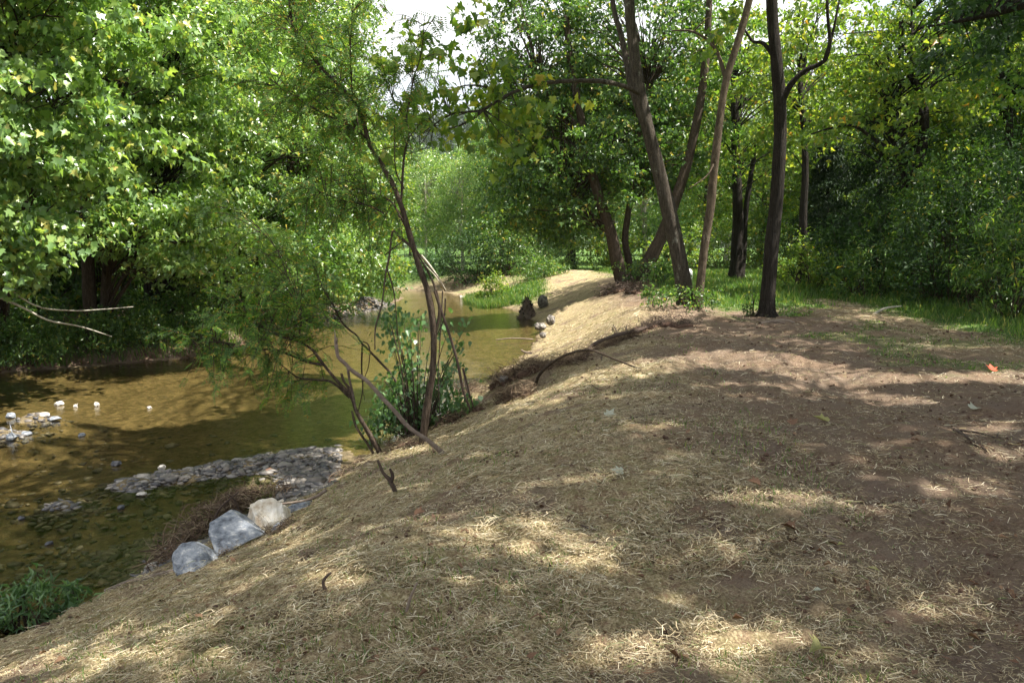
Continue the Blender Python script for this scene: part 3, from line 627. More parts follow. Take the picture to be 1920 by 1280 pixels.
    tree('forked_tree', 'dark forked tree rising out of the right thicket', BG,
         [pl([(1712, 600), (1710, 480), (1706, 380), (1722, 310), (1733, 240), (1728, 180), (1705, 140), (1690, 110), (1690, 40)], 22.5, (.2, .06)),
          pl([(1706, 385), (1692, 330), (1680, 290), (1668, 240), (1662, 190), (1675, 150)], 22.6, (.11, .05)), pl([(1683, 290), (1640, 262), (1600, 236), (1560, 240), (1520, 252)], 22.6, (.06, .02)), pl([(1733, 240), (1712, 130), (1708, 90), (1710, 20)], 22.4, (.06, .03))],
         [((11.6, 22.5, 6.2), (3.0, 2.2, 1.9), 75), ((10.0, 22.8, 5.4), (1.9, 1.4, 1.3), 26), ((12.4, 23, 8.6), (3.6, 3, 2), 60)], 207, 'yellow', 'maple', .17, 60, .62, 'bark_dark', cull=True)
    tree('broadleaf_tree', 'straight dark trunk near the right edge with blue gaps of sky around it', BG,
         [pl([(1888, 500), (1889, 400), (1890, 250), (1888, 140), (1885, 0)], 25, (.17, .12)), pl([(1889, 180), (1878, 150), (1870, 120)], 25, (.05, .02))],
         [((15.6, 25, 5.4), (2.6, 2.4, 2.4), 62), ((15.8, 25, 8.8), (3, 3, 2.4), 50), ((17.5, 21.5, 11.5), (4.6, 5, 2.0), 190)], 208, 'mid', 'maple', .2, 56, .7, 'bark_dark', cull=True)
    # overhead boughs coming into the top right corner, trunk beyond the frame
    x0, y0 = 12.8, 12.5
    tree('oak_tree', 'dark boughs reaching in from the right across the upper right corner', BG,
         [[(x0, y0, -.1, .3), (x0 - .1, y0 + .2, 3, .25), (x0 - .2, y0 + .6, 6, .2), (x0 - .5, y0 + 1, 9, .12), (x0 - 1, y0 + 1.4, 12, .05)],
          pl([(2150, -40, 0), (2000, -10, .5), (1930, 8, 1.0), (1860, 28, 1.6), (1800, 40, 2), (1740, 50, 2.3)], 13.5, (.09, .02))],
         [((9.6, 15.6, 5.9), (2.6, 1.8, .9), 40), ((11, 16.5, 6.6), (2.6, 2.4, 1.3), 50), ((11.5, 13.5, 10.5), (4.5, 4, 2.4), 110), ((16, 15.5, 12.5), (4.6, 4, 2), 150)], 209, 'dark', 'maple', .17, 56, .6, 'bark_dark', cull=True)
    # shade trees right of the camera, out of the frame, whose crowns shade the track
    SG = 'trees on the right of the track whose shade falls on it'
    for i, (x, y, h, n, lab) in enumerate([(8.5, 6.2, 11.5, 150, 'tall shade tree right of the track, nearest the camera'), (10.5, 1.5, 11.5, 150, 'tall shade tree behind the camera to the right'),
                                      (4.6, -1.2, 10.5, 100, 'shade tree behind the camera beside the track'), (12.5, 9.0, 12, 110, 'tall shade tree between the camera and the oak')]):
        tree('broadleaf_tree', lab, SG, [upright(x, y, h, .25, (-.06, .04), 30 + i)], [((x - 1.6, y + 1.6, h - 1), (4.8, 4.6, 2.4), int(n * 1.7))] + ([((2.4, 5.0, 14), (4.2, 4.8, 1.6), 190)] if i == 0 else []) + ([((1.0, -.5, 13), (4.2, 4, 1.6), 130)] if i == 2 else []), 220 + i, 'mid', 'maple', .24, 70, .95, 'bark_dark')
    # evergreens
    for i, (u, y, h, w, lab) in enumerate([(1640, 29, 6.6, 2.3, 'dark evergreen behind the forked tree'), (1545, 31, 5.4, 1.6, 'smaller dark evergreen left of the broad one')]):
        rs = np.random.RandomState(240 + i); c = PX(u, 500, y); x = c[0]; z0 = float(tz(x, y)); root = empty('cedar_tree', (x, y, z0)); tag(root, lab, 'evergreen tree', 'dark evergreens')
        k = 240; hh = rs.rand(k) ** .8; a = rs.rand(k) * 6.283; rr = w * (1 - hh) ** .8 * (.35 + .7 * rs.rand(k)); P = np.stack([np.cos(a) * rr, np.sin(a) * rr, .4 + hh * h], -1)
        o = np.stack([np.cos(a), np.sin(a), 0 * a], -1); cm = MB(); clumps(rs, cm, P, o, .5, 60, .19, 'narrow', .35, .6, .6, cull=False); cm.build('crown', LM['conifer'], root, False)
        tm = MB(); tube(tm, [(0, 0, -.1), (0, 0, h * .5), (0, 0, h)], [.16, .1, .02], 8, 2); branches(rs, tm, [(0, 0, 0), (0, 0, h * .5), (0, 0, h)], P[::3], .015); tm.build('trunk', M['bark_dark'], root)
right_trees()

# ---- belt of trees in the background
def belt():
    rs = np.random.RandomState(400)
    protos = []
    defs = [('yellow', 'bark_brown', .26, 'B'), ('mid', 'bark_dark', .27, 'C'), ('bright', 'bark_pale', .26, 'A')]
    for i, (leaf, bark, size, _) in enumerate(defs):
        p = tree('broadleaf_tree', 'x', 'trees in the wood beyond the field', [[(0, 0, 0, .22), (.1, 0, 2, .18), (.2, .1, 5, .15), (0, 0, 9, .09), (.1, 0, 13, .02)], [(0.15, .05, 3.5, .09), (1, .2, 5.5, .06), (1.6, .4, 8, .02)]],
                 [((0, 0, 5.2), (3.0, 3.0, 3.4), 90), ((0, 0, 9.6), (3.1, 3.1, 4.2), 110)], 410 + i, leaf, 'maple', size * .75, 76, .95, bark, cull=False, sides=8, br=.03, brfrac=.5)
        protos.append(p)
    spots = [  # u, y, scale, proto, label
        (742, 62, .62, 1, 'leftmost tree beyond the far sandy bank'), (800, 55, .60, 2, 'slim pale-trunked tree above the far sandy bank'), (838, 64, .66, 1, 'darker tree behind the pale trunks at the creek bend'),
        (868, 53, .58, 2, 'pale-trunked tree right of the sandy bank'), (905, 60, .72, 1, 'dark tree at the right end of the creek bend'), (960, 52, .8, 1, 'tree behind the green cove bush'),
        (1010, 62, 1.0, 0, 'tree behind the left half of the spreading crown'), (1075, 50, .9, 1, 'dark-trunked tree standing where the field meets the creek'), (1065, 66, 1.1, 0, 'taller tree behind the grass shelf'),
        (1150, 60, 1.05, 0, 'tree at the back of the field behind the three stems'), (1210, 48, .9, 2, 'light tree seen between the three stems'), (1250, 64, 1.1, 1, 'tree behind the leaning trunk at the back of the field'),
        (1320, 50, .95, 0, 'yellow-green tree behind the mottled stem'), (1360, 66, 1.15, 2, 'tall light tree behind the double trunk'), (1420, 46, .95, 0, 'yellow-green tree behind the furrowed trunk'),
        (1440, 62, .9, 1, 'taller tree back of the furrowed trunk'), (1500, 44, .8, 0, 'tree behind the single thicket-edge trunk'), (1560, 56, .95, 1, 'tree behind the smaller evergreen'),
        (1600, 42, .75, 0, 'tree above the broad evergreen'), (1680, 36, .9, 1, 'tree between the evergreen and the forked tree'), (1700, 52, .85, 2, 'far light tree right of the forked tree'),
        (1770, 34, .85, 0, 'yellow-green tree right of the forked tree'), (1830, 44, 1.1, 1, 'dark tree deep in the right wood'), (1900, 34, .9, 1, 'dark tree behind the trunk near the right edge'),
        (1960, 26, .8, 1, 'dark tree just past the right edge of the thicket'), (2000, 40, 1.1, 0, 'tree at the far right of the wood'), (1290, 84, 1.15, 1, 'tallest tree far behind the field'), (1120, 84, 1.5, 1, 'big tree far behind the spreading crown'),
        (1480, 84, 1.0, 0, 'big far tree behind the furrowed trunk'), (940, 80, 1.2, 1, 'big far tree right of the sky gap'), (1650, 70, .95, 1, 'big far tree behind the evergreens'), (610, 66, 1.1, 1, 'big tree behind the left bank bend'),
        (560, 60, 1.2, 0, 'big tree far behind the left bank wood'), (1800, 60, .95, 0, 'big far tree at the right'), (820, 84, .8, 1, 'far tree in the gap below the hill'), (770, 84, .7, 0, 'small far tree below the hill, left side'), (880, 88, .85, 0, 'far tree below the right end of the hill gap')]
    used = set()
    for u, y, sc, pi_, lab in spots:
        x = (u - 960) / FPX * y; z = float(tz(x, y)) - .1; r = protos[pi_]
        if pi_ in used: dup(r, (x, y, z), rs.rand() * 6.28, sc, lab)
        else: used.add(pi_); r.location = (x, y, z); r.rotation_euler = (0, 0, rs.rand() * 6); r.scale = (sc, sc, sc); r['label'] = lab
belt()

# ================================================================== BUSHES RIGHT AND CENTRE
def bushes():
    TH = 'bushes of the thicket along the right of the track'
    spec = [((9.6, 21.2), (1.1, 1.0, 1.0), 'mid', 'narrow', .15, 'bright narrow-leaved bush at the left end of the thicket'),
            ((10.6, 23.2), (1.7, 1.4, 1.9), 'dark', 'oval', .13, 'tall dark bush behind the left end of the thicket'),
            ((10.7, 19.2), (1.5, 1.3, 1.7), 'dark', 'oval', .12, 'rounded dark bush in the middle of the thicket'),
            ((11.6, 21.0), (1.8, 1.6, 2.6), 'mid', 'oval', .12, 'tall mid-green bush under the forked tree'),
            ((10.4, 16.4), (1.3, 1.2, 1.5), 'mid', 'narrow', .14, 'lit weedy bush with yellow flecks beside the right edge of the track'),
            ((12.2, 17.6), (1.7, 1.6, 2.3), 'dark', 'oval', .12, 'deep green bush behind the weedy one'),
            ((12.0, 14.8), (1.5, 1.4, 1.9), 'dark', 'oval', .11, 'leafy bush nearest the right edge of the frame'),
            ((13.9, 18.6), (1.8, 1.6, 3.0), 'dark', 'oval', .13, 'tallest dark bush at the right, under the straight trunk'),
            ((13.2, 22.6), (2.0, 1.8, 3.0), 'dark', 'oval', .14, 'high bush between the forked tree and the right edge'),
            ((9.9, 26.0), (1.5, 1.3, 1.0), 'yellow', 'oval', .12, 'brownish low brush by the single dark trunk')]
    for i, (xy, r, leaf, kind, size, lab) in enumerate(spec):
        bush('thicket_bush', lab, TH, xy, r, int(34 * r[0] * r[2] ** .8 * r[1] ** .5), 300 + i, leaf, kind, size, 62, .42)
    CG = 'bushes round the cove of the creek'
    bush('cove_bush', 'dense green bush overhanging the far water left of the cove', CG, (-2.3, 47.6), (2.6, 1.6, 1.9), 90, 320, 'dark', 'oval', .16, 55, .55, z=-.8)
    bush('cove_bush', 'tall green bush behind the reddish cut bank', CG, (-.3, 47.3), (2.4, 1.5, 2.2), 100, 321, 'mid', 'oval', .16, 55, .6)
    bush('cove_bush', 'bright yellow-green shrub at the water edge of the cove', CG, (-.9, 38.6), (.9, .7, .75), 30, 322, 'yellow', 'oval', .13, 45, .32)
    bush('cove_bush', 'grassy bush on the shelf above the cove', CG, (1.3, 43.4), (1.5, 1.2, .8), 40, 323, 'mid', 'narrow', .2, 60, .4)
    bush('cove_bush', 'pale bush under the pale trunks at the creek bend', CG, (-4.9, 50.5), (1.4, 1.1, .9), 40, 324, 'blue', 'oval', .18, 50, .45)
    bush('cove_bush', 'lit bush left of the far sandy bank', CG, (-8.3, 50.2), (2.0, 1.2, 1.2), 50, 325, 'yellow', 'oval', .18, 50, .5)
    bush('field_bush', 'low bush against the wood at the back of the field', 'bushes at the back of the field', (2.4, 50), (2.2, 1.4, 1.1), 50, 326, 'bright', 'oval', .18, 50, .5)
    bush('field_bush', 'wide brush line at the back of the lit grass', 'bushes at the back of the field', (12, 44), (5, 1.6, 1.5), 120, 327, 'yellow', 'oval', .2, 50, .6)
    bush('field_bush', 'brush behind the three-stemmed tree', 'bushes at the back of the field', (6.5, 47), (3.2, 1.6, 1.3), 80, 328, 'yellow', 'oval', .2, 50, .6)
    # weeds round tree feet
    WG = 'weeds at the foot of trunks'
    bush('foot_weeds', 'green weeds round the foot of the leaning grey tree', WG, (3.5, 15.7), (.75, .45, .25), 22, 330, 'mid', 'oval', .07, 45, .2, cat='weeds')
    bush('foot_weeds', 'leafy weed left of the leaning grey tree', WG, (2.95, 15.9), (.3, .3, .3), 10, 331, 'mid', 'oval', .08, 40, .18, cat='weeds')
    bush('foot_weeds', 'weeds at the foot of the dark furrowed tree', WG, (5.0, 16.3), (.35, .3, .3), 8, 332, 'mid', 'oval', .07, 30, .16, cat='weeds')
    bush('foot_weeds', 'seedlings on the right of the dark furrowed tree', WG, (5.9, 16.5), (.5, .4, .22), 10, 333, 'bright', 'oval', .07, 30, .18, cat='weeds')
    bush('foot_weeds', 'weeds beneath the three-stemmed tree', WG, (5.0, 28.2), (1.3, .8, .45), 30, 334, 'mid', 'oval', .12, 45, .3, cat='weeds')
bushes()

# ================================================================== SAPLINGS ON THE NEAR BANK
def sapling():
    rs = np.random.RandomState(55)
    b = G(792, 836); Y = b[1]
    root = empty('locust_sapling', b); tag(root, 'bent locust sapling with feathery leaves on the water edge in mid picture', 'sapling', 'locust saplings on the near bank')
    def L(pts, r, y=Y): return np.array(pl(pts, y, r))
    stems = [L([(792, 842), (799, 770), (811, 700), (813, 620), (803, 552), (786, 500), (768, 440), (750, 378), (724, 322), (700, 285), (690, 262), (675, 210), (650, 175), (622, 148), (590, 112), (560, 72), (545, 30), (540, -40)], (.046, .014)),
             L([(812, 640), (824, 590), (820, 555), (808, 520), (775, 462)], (.022, .012)),
             L([(752, 385), (757, 300), (766, 252), (760, 225), (740, 190), (726, 160), (710, 125)], (.016, .006)), L([(760, 226), (770, 180), (776, 145), (790, 100), (796, 30)], (.013, .005)),
             L([(690, 262), (660, 238), (610, 215), (560, 186), (505, 148)], (.018, .006)), L([(672, 232), (663, 205), (659, 150), (657, 90), (662, 0)], (.014, .006)), L([(720, 400), (690, 385), (640, 375), (600, 360), (560, 350)], (.012, .004)), L([(768, 440), (735, 380, .2), (705, 365, .3), (660, 350, .4)], (.014, .004)),
             L([(758, 355), (742, 320), (740, 270), (740, 215)], (.010, .006)), L([(700, 285), (740, 275), (762, 276)], (.007, .004))]
    dead = [L([(772, 463), (750, 445), (736, 434), (730, 480), (722, 520), (716, 570), (704, 615), (703, 655)], (.018, .007)), L([(724, 498), (738, 545), (743, 590), (746, 630)], (.01, .005)),
            L([(815, 545), (828, 585), (842, 625), (858, 680), (869, 735), (882, 768)], (.02, .014)), L([(775, 460), (800, 495), (822, 520), (835, 545)], (.008, .005)), L([(722, 478), (745, 460), (760, 448)], (.008, .006)),
            L([(868, 690), (876, 720), (882, 745), (888, 762)], (.012, .008)), L([(830, 545), (826, 620), (822, 700), (825, 780)], (.008, .004)), L([(835, 560), (832, 600), (815, 640), (812, 700)], (.010, .005))]
    tm = MB()
    for i, s in enumerate(stems): tube(tm, s[:, :3] - b, s[:, 3], 8, 4, .15, rs, .5 if i == 0 else 0)
    tm.build('trunk', M['bark_brown'], root)
    dm = MB()
    for s in dead: tube(dm, s[:, :3] - b, s[:, 3], 6, 4, .15, rs)
    dm.build('broken_branch', M['darkwood'], root)
    fr = MB(); tw = MB()
    def leafy(limb, ntw, length, dirb, spread=.6, fs=.19, t0=.25, per=6):
        P, _ = smoothline(limb[:, :3], limb[:, 3], 4)
        for _ in range(ntw):
            t = t0 + (1 - t0) * rs.rand(); a = P[int(t * (len(P) - 1))]
            d = np.array(dirb) + rs.normal(size=3) * spread; d /= np.linalg.norm(d); ln = length * (.5 + rs.rand())
            e = a + d * ln; m_ = (a + e) / 2 + np.array([0, 0, .1 * ln]); e = e - np.array([0, 0, .12 * ln])
            tube(tw, [a - b, m_ - b, e - b], [.006, .004, .002], 4, 3)
            k = per; q = np.linspace(.15, 1, k)[:, None]; C = (1 - q) ** 2 * a + 2 * q * (1 - q) * (m_ * 2 - (a + e) / 2) + q ** 2 * e
            Yd = d * .5 + rvec(rs, k) * .7 + np.array([0, 0, -.55]); Nd = np.array([0, 0, 1.]) + rvec(rs, k) * .5
            place_leaves(fr, 'frond', C - b, fs * (.7 + .6 * rs.rand(k)), Yd, Nd)
    leafy(stems[0][11:], 62, .62, (-.3, 0, .25), .8, t0=0)
    leafy(stems[4], 50, .6, (-.4, -.1, .0), .7, t0=.1); leafy(stems[5], 30, .4, (-.1, 0, .2), .8, t0=.1); leafy(stems[2], 16, .4, (0, 0, .4), .7); leafy(stems[3], 22, .34, (.1, 0, .3), .7, t0=.2)
    leafy(stems[6], 34, .5, (-.4, 0, -.2), .7, t0=.2); leafy(stems[7], 34, .6, (-.4, 0, -.1), .8, t0=.3)
    tw.build('twig', M['bark_brown'], root); fr.build('foliage', LM['locust'], root, False)
    # ---- second, leaning left over the water
    b = G(716, 852); Y2 = b[1]
    root = empty('locust_sapling', b); tag(root, 'low crooked locust leaning left over the water, boughs spread above the creek', 'sapling', 'locust saplings on the near bank')
    st = [L([(718, 858), (692, 812), (668, 770), (658, 742), (630, 712), (603, 678), (585, 655), (564, 640), (562, 620), (566, 600)], (.033, .008), Y2),
          L([(608, 684), (575, 678), (540, 664), (505, 655), (470, 652), (430, 643), (392, 641), (360, 645)], (.018, .005), Y2),
          L([(566, 642), (530, 632), (495, 615), (470, 602), (450, 590)], (.016, .006), Y2), L([(656, 745), (622, 716), (592, 712), (560, 708), (535, 690), (515, 672)], (.018, .005), Y2), L([(664, 760), (655, 730), (645, 715), (640, 700)], (.022, .014), Y2),
          L([(700, 850), (688, 830), (668, 800), (660, 770)], (.02, .014), Y2), L([(406, 640), (402, 610), (400, 590)], (.006, .004), Y2), L([(566, 600), (560, 560, .3), (540, 520, .5), (520, 470, .7), (480, 420, .9)], (.012, .004), Y2)]
    tm = MB()
    for i, s in enumerate(st): tube(tm, s[:, :3] - b, s[:, 3], 8, 4, .18, rs, .2 if i == 0 else 0)
    tm.build('trunk', M['bark_brown'], root)
    fr = MB(); tw = MB()
    leafy(st[1], 36, .55, (-.1, -.1, .1), .7, t0=.15); leafy(st[2], 38, .55, (-.2, .1, .3), .7, t0=0); leafy(st[3], 12, .3, (-.2, 0, -.3), .6); leafy(st[7], 56, .75, (-.35, .1, .0), .8, t0=0); leafy(st[1], 20, .4, (0, 0, -.8), .4, t0=.3, per=4); leafy(st[0][5:], 10, .3, (0, 0, .3), .6)
    tw.build('twig', M['bark_brown'], root); fr.build('foliage', LM['locust'], root, False)
    # ---- broken-topped stem arching to the left
    b = G(832, 852); Y3 = b[1]
    root = empty('broken_stem', b); tag(root, 'barkless pale stem with a jagged broken top pointing up out of the bank', 'dead branch', 'dead stems on the water edge')
    st = [L([(838, 856), (803, 826), (768, 802), (738, 768), (716, 745), (690, 716), (662, 696), (646, 680), (634, 668), (630, 645)], (.026, .017), Y3), L([(652, 690), (656, 715), (663, 745), (668, 775)], (.014, .01), Y3)]
    tm = MB()
    for s in st: tube(tm, s[:, :3] - b, s[:, 3], 9, 4, .2, rs)
    e = st[0][-1, :3] - b
    for k in range(4): tube(tm, [e + rs.normal(size=3) * .008, e + rs.normal(size=3) * .012 + np.array([0, 0, .05 + .03 * k])], [.012, .002], 4, 1)
    tm.build('stem', M['deadwood'], root)
    b = G(760, 800); Y4 = b[1] + .25
    root = empty('dead_sapling', b); tag(root, 'long thin bare stem arching from the shrub up and left across the water', 'dead branch', 'dead stems on the water edge')
    st = [L([(760, 790), (756, 762), (745, 728), (738, 706), (714, 680), (690, 655), (680, 645), (668, 628), (655, 618), (640, 602), (628, 578), (608, 545), (592, 505), (582, 482)], (.024, .008), Y4), L([(694, 660), (690, 645), (680, 640)], (.012, .008), Y4), L([(679, 648), (678, 690), (680, 730), (672, 770)], (.014, .008), Y4), L([(640, 602), (600, 620), (560, 628)], (.007, .003), Y4), L([(694, 662), (690, 690), (680, 720), (684, 750)], (.008, .005), Y4)]
    tm = MB()
    for s in st: tube(tm, s[:, :3] - b, s[:, 3], 7, 4, .2, rs)
    tm.build('stem', M['bark_brown'], root)
    fr = MB(); tw = MB(); leafy(st[0][8:], 34, .5, (-.2, .1, .1), .7, t0=.2)
    tw.build('twig', M['bark_brown'], root); fr.build('foliage', LM['locust'], root, False)
    # ---- broad-leaved shrub round the sapling foot
    b = G(780, 815); root = empty('poplar_shrub', b); tag(root, 'shrub with heart-shaped blue-green leaves round the foot of the bent sapling', 'shrub')
    cm = MB(); sm_ = MB()
    blobs = [(735, 600, 26, 30, 60), (760, 640, 34, 36, 90), (790, 600, 22, 22, 20), (770, 700, 30, 40, 110), (740, 730, 30, 34, 110), (725, 770, 24, 28, 150), (760, 780, 40, 28, 210), (810, 740, 36, 42, 160), (840, 700, 24, 34, 90), (850, 760, 30, 22, 130), (855, 640, 20, 26, 26), (800, 800, 46, 16, 120), (835, 610, 18, 24, 18), (870, 600, 12, 18, 8), (715, 590, 14, 12, 10), (700, 800, 20, 16, 60), (880, 760, 16, 12, 40)]
    for u, v, ru, rv, k in blobs:
        k = int(k * 1.25); uu = u + rs.normal(size=k) * ru * .62; vv = v + rs.normal(size=k) * rv * .62; yy = b[1] + .25 + rs.uniform(-.35, .45, k)
        C = np.array([PX(a, c, d) for a, c, d in zip(uu, vv, yy)])
        ok = C[:, 2] > np.maximum(tz(C[:, 0], C[:, 1]), WZ); C = C[ok]; k = len(C)
        if not k: continue
        place_leaves(cm, 'heart', C - b, .075 * (.7 + .6 * rs.rand(k)), np.array([0, 0, -1.]) + rvec(rs, k) * .7, np.array([.3, -.4, .5]) + rvec(rs, k) * .9)
        for c in C[::14]: tube(sm_, [np.array([b[0] + (c[0] - b[0]) * .2, c[1] - .05, b[2] - .05]) - b, (b * .4 + c * .6) + (0, 0, .05) - b, c - b], [.009, .006, .003], 4, 3)
    cm.build('foliage', LM['blue'], root, False); sm_.build('stem', M['bark_brown'], root)
sapling()

# ================================================================== UNDERSTOREY DEEP IN THE LEFT WOOD
def understorey():
    G3 = 'understorey bushes deep in the left wood'
    L_ = [(-15.5, 19.5, 1.2, 'dark bush behind the far left trunk'), (-13.8, 22, 1.2, 'dark bush behind the twin brown trunks'), (-13.0, 24.8, 1.3, 'dark bush behind the dark trunk of the layered tree'), (-12.4, 28, 1.3, 'shaded bush behind the sapling boughs'),
          (-11.8, 32, 1.3, 'shaded bush behind the near end of the shingle'), (-11, 36.5, 1.2, 'shaded bush behind the tip of the shingle'), (-18, 23, 1.5, 'large dark bush at the left edge of the wood'), (-16.5, 29, 1.6, 'large dark bush far back in the left wood'), (-15, 36, 1.6, 'large dark bush far back behind the shingle'), (-10.2, 41, 1.2, 'shaded bush behind the bend of the left bank')]
    p = None
    for i, (x, y, s, lab) in enumerate(L_):
        if p is None: p = bush('shade_bush', lab, G3, (x, y), (1.8, 1.5, 1.9), 80, 501, 'mid', 'maple', .17, 58, .5); p.scale = (s,) * 3
        else: dup(p, (x, y, float(tz(x, y))), i * 1.7, s, lab)
understorey()

# ================================================================== ROCKS
def rock_from(pts, name, mat, label, cat='boulder', group=None, cuts=3, amp=.012, seed=1, parent=None, smooth=False, fr=2.5, bev=.035):
    P = np.array(pts, float); c = P.mean(0); bm = bmesh.new()
    for p in P: bm.verts.new(p - c)
    r = bmesh.ops.convex_hull(bm, input=bm.verts); bmesh.ops.delete(bm, geom=[g for g in r['geom_interior'] if isinstance(g, bmesh.types.BMVert)], context='VERTS')
    bmesh.ops.dissolve_limit(bm, angle_limit=.05, verts=bm.verts, edges=bm.edges)
    w = max(P.max(0) - P.min(0)); bmesh.ops.bevel(bm, geom=bm.edges[:], offset=w * bev, segments=2, profile=.6, affect='EDGES')
    bmesh.ops.triangulate(bm, faces=bm.faces); bmesh.ops.subdivide_edges(bm, edges=bm.edges[:], cuts=cuts, use_grid_fill=True)
    bm.normal_update()
    for v in bm.verts:
        x, y, z = v.co; k = fr / w
        n = fbm(np.array([x * k * 2 + z * k]), np.array([y * k * 2 - z * k * 1.3]), 4, seed)[0] - .5; n2 = vn(np.array([(x + y) * 28]), np.array([z * 28.]), seed)[0] - .5
        v.co += v.normal * (n * amp * 6 + n2 * amp * .5)
    me = bpy.data.meshes.new(name); bm.to_mesh(me); bm.free()
    for q in me.polygons: q.use_smooth = smooth
    me.materials.append(mat); o = bpy.data.objects.new(name, me); COL.objects.link(o)
    if parent: o.parent = parent
    else: o.location = c
    return tag(o, label, cat, group) if label else o
BY = 8.35
def boulders():
    def blk(front, bp, back, dz=0, shrink=.9):
        y0 = G(*bp)[1] + .28
        F = [PX(u, v, y0 + dy) for u, v, dy in front]; c = np.mean(F, 0); return F + [c + (p - c) * shrink + np.array(back) for p in F]
    GR = 'boulders placed along the water edge'
    rock_from(blk([(433, 953, .10), (492, 1001, -.25), (470, 1012, -.32), (408, 1046, -.42), (388, 1000, -.15), (392, 980, 0)], (408, 1046), (.03, .26, -.12)), 'boulder', M['rock_grey'], 'angular blue-grey limestone block, largest of the boulders at the water edge', group=GR, seed=3, amp=.0045, bev=.012)
    rock_from(blk([(464, 968, 0), (468, 942, .05), (484, 937, .05), (510, 933, .05), (529, 948, 0), (533, 974, -.1), (518, 996, -.25), (488, 998, -.2), (466, 984, -.05)], (500, 1000), (.03, .24, -.1)), 'boulder', M['rock_white'], 'cream-white rounded boulder in sunlight between the grey block and the small flat stone', group=GR, seed=4, amp=.012, bev=.02)
    rock_from(blk([(324, 1060, 0), (324, 1038, .05), (342, 1018, .1), (360, 1013, .1), (380, 1023, .05), (392, 1046, -.1), (380, 1074, -.3), (345, 1082, -.3), (330, 1078, -.2)], (352, 1080), (.02, .2, -.1)), 'boulder', M['rock_grey'], 'rounded grey boulder nearest the camera with straw lodged against it', group=GR, seed=5, amp=.011, bev=.02)
    GS = 'small stones beside the boulders'
    rock_from(blk([(532, 968, 0), (534, 955, 0), (552, 946, 0), (572, 944, 0), (579, 950, 0), (566, 960, -.05), (545, 972, -.1)], (545, 972), (.02, .16, .01)), 'stone', M['rock_grey'], 'small flat grey stone right of the white boulder', 'stone', GS, 2, .005, 6)
    rock_from(blk([(505, 998, 0), (510, 988, 0), (526, 986, 0), (531, 990, 0), (524, 1003, -.03)], (520, 1003), (0, .12, 0)), 'stone', M['rock_grey'], 'small grey stone at the lower right of the white boulder', 'stone', GS, 2, .004, 7)
    rock_from(blk([(266, 1080, 0), (270, 1062, 0), (284, 1055, 0), (292, 1062, 0), (288, 1080, 0)], (280, 1080), (0, .12, -.02)), 'stone', M['pebble_white'], 'small pale stone in the water left of the nearest boulder', 'stone', GS, 2, .006, 8)
    GW = 'stones standing out of the shallow water'
    for i, (u, v, w, h, m, lab) in enumerate([(111, 759, 18, 9, 'pebble_white', 'flat sunlit white stone standing in the creek, leftmost of a row'), (142, 763, 9, 7, 'pebble_white', 'small pale stone in the creek between the flat and the upright white ones'), (181, 761, 10, 10, 'pebble_white', 'upright little pale stone in the creek with its reflection'),
             (280, 765, 9, 5, 'pebble_white', 'low pale stone alone in the creek'), (153, 817, 14, 8, 'rock_grey', 'dark rounded stone in the shaded creek'), (20, 783, 18, 12, 'rock_grey', 'grey rock at the left edge of the shaded gravel'), (80, 783, 26, 13, 'pebble_white', 'pale sunlit rock lying on the left gravel patch'), (104, 787, 22, 9, 'rock_grey', 'flat grey rock right of the pale one on the left gravel patch'),
             (50, 815, 20, 9, 'rock_grey', 'grey slab in the middle of the left gravel patch'), (22, 824, 20, 16, 'rock_grey', 'blue-grey stone low on the left gravel patch'), (227, 953, 14, 9, 'darkstone', 'dark stone in still water below the gravel bar'), (40, 973, 12, 8, 'darkstone', 'dark stone in the water near the left edge'), (217, 872, 20, 12, 'darkstone', 'dark stone at the left tip of the gravel bar'),
             (304, 879, 16, 10, 'pebble_white', 'pale stone on the back edge of the gravel bar'), (265, 928, 20, 8, 'pebble_white', 'pale stone at the front of the gravel bar'), (505, 884, 16, 8, 'pebble_red', 'reddish stone on top of the gravel bar'), (92, 1020, 16, 8, 'darkstone', 'dark wet stone among sunlit pebbles lower left'), (160, 1137, 18, 9, 'rock_grey', 'wet grey stone in the water at the lower left')]):
        if m not in M: M[m] = plain(m, [(.3, (.03, .032, .04)), (.7, (.12, .12, .13))] if m == 'darkstone' else [(.3, (.3, .15, .1)), (.7, (.5, .3, .22))], .5, 8, None, .004)
        c = PZ(u, v, WZ); k = c[1] / FPX; rs = np.random.RandomState(600 + i); P = rvec(rs, 26) * np.array([w * k * .55, w * k * .5, h * k * .62])
        rock_from(P + c + np.array([0, 0, h * k * .28]), 'stone', M[m], lab, 'stone', GW, 1, .003, i)
    GC = 'rocks by the stump at the cove'
    for i, (u, v, y, w, h, lab) in enumerate([(1018, 566, G(1018, 576)[1], 22, 26, 'pale rock leaning beside the dark stump'), (1032, 600, G(1032, 610)[1], 20, 20, 'grey rock on the bank in front of the dark stump'), (1012, 612, G(1012, 622)[1], 24, 14, 'whitish rock at the waterline in front of the stump'), (1018, 628, G(1018, 638)[1], 14, 12, 'small brown rock at the waterline nearest the drift pile'), (945, 711, G(945, 721)[1], 22, 14, 'pale foam-coloured stone at the waterline beyond the root mass')]):
        c = PX(u, v, y); k = y / FPX; rs = np.random.RandomState(640 + i); rock_from(rvec(rs, 30) * np.array([w * k * .5, w * k * .5, h * k * .55]) + c, 'rock', M['rock_brown'], lab, 'rock', GC, 1, .012, i)
boulders()

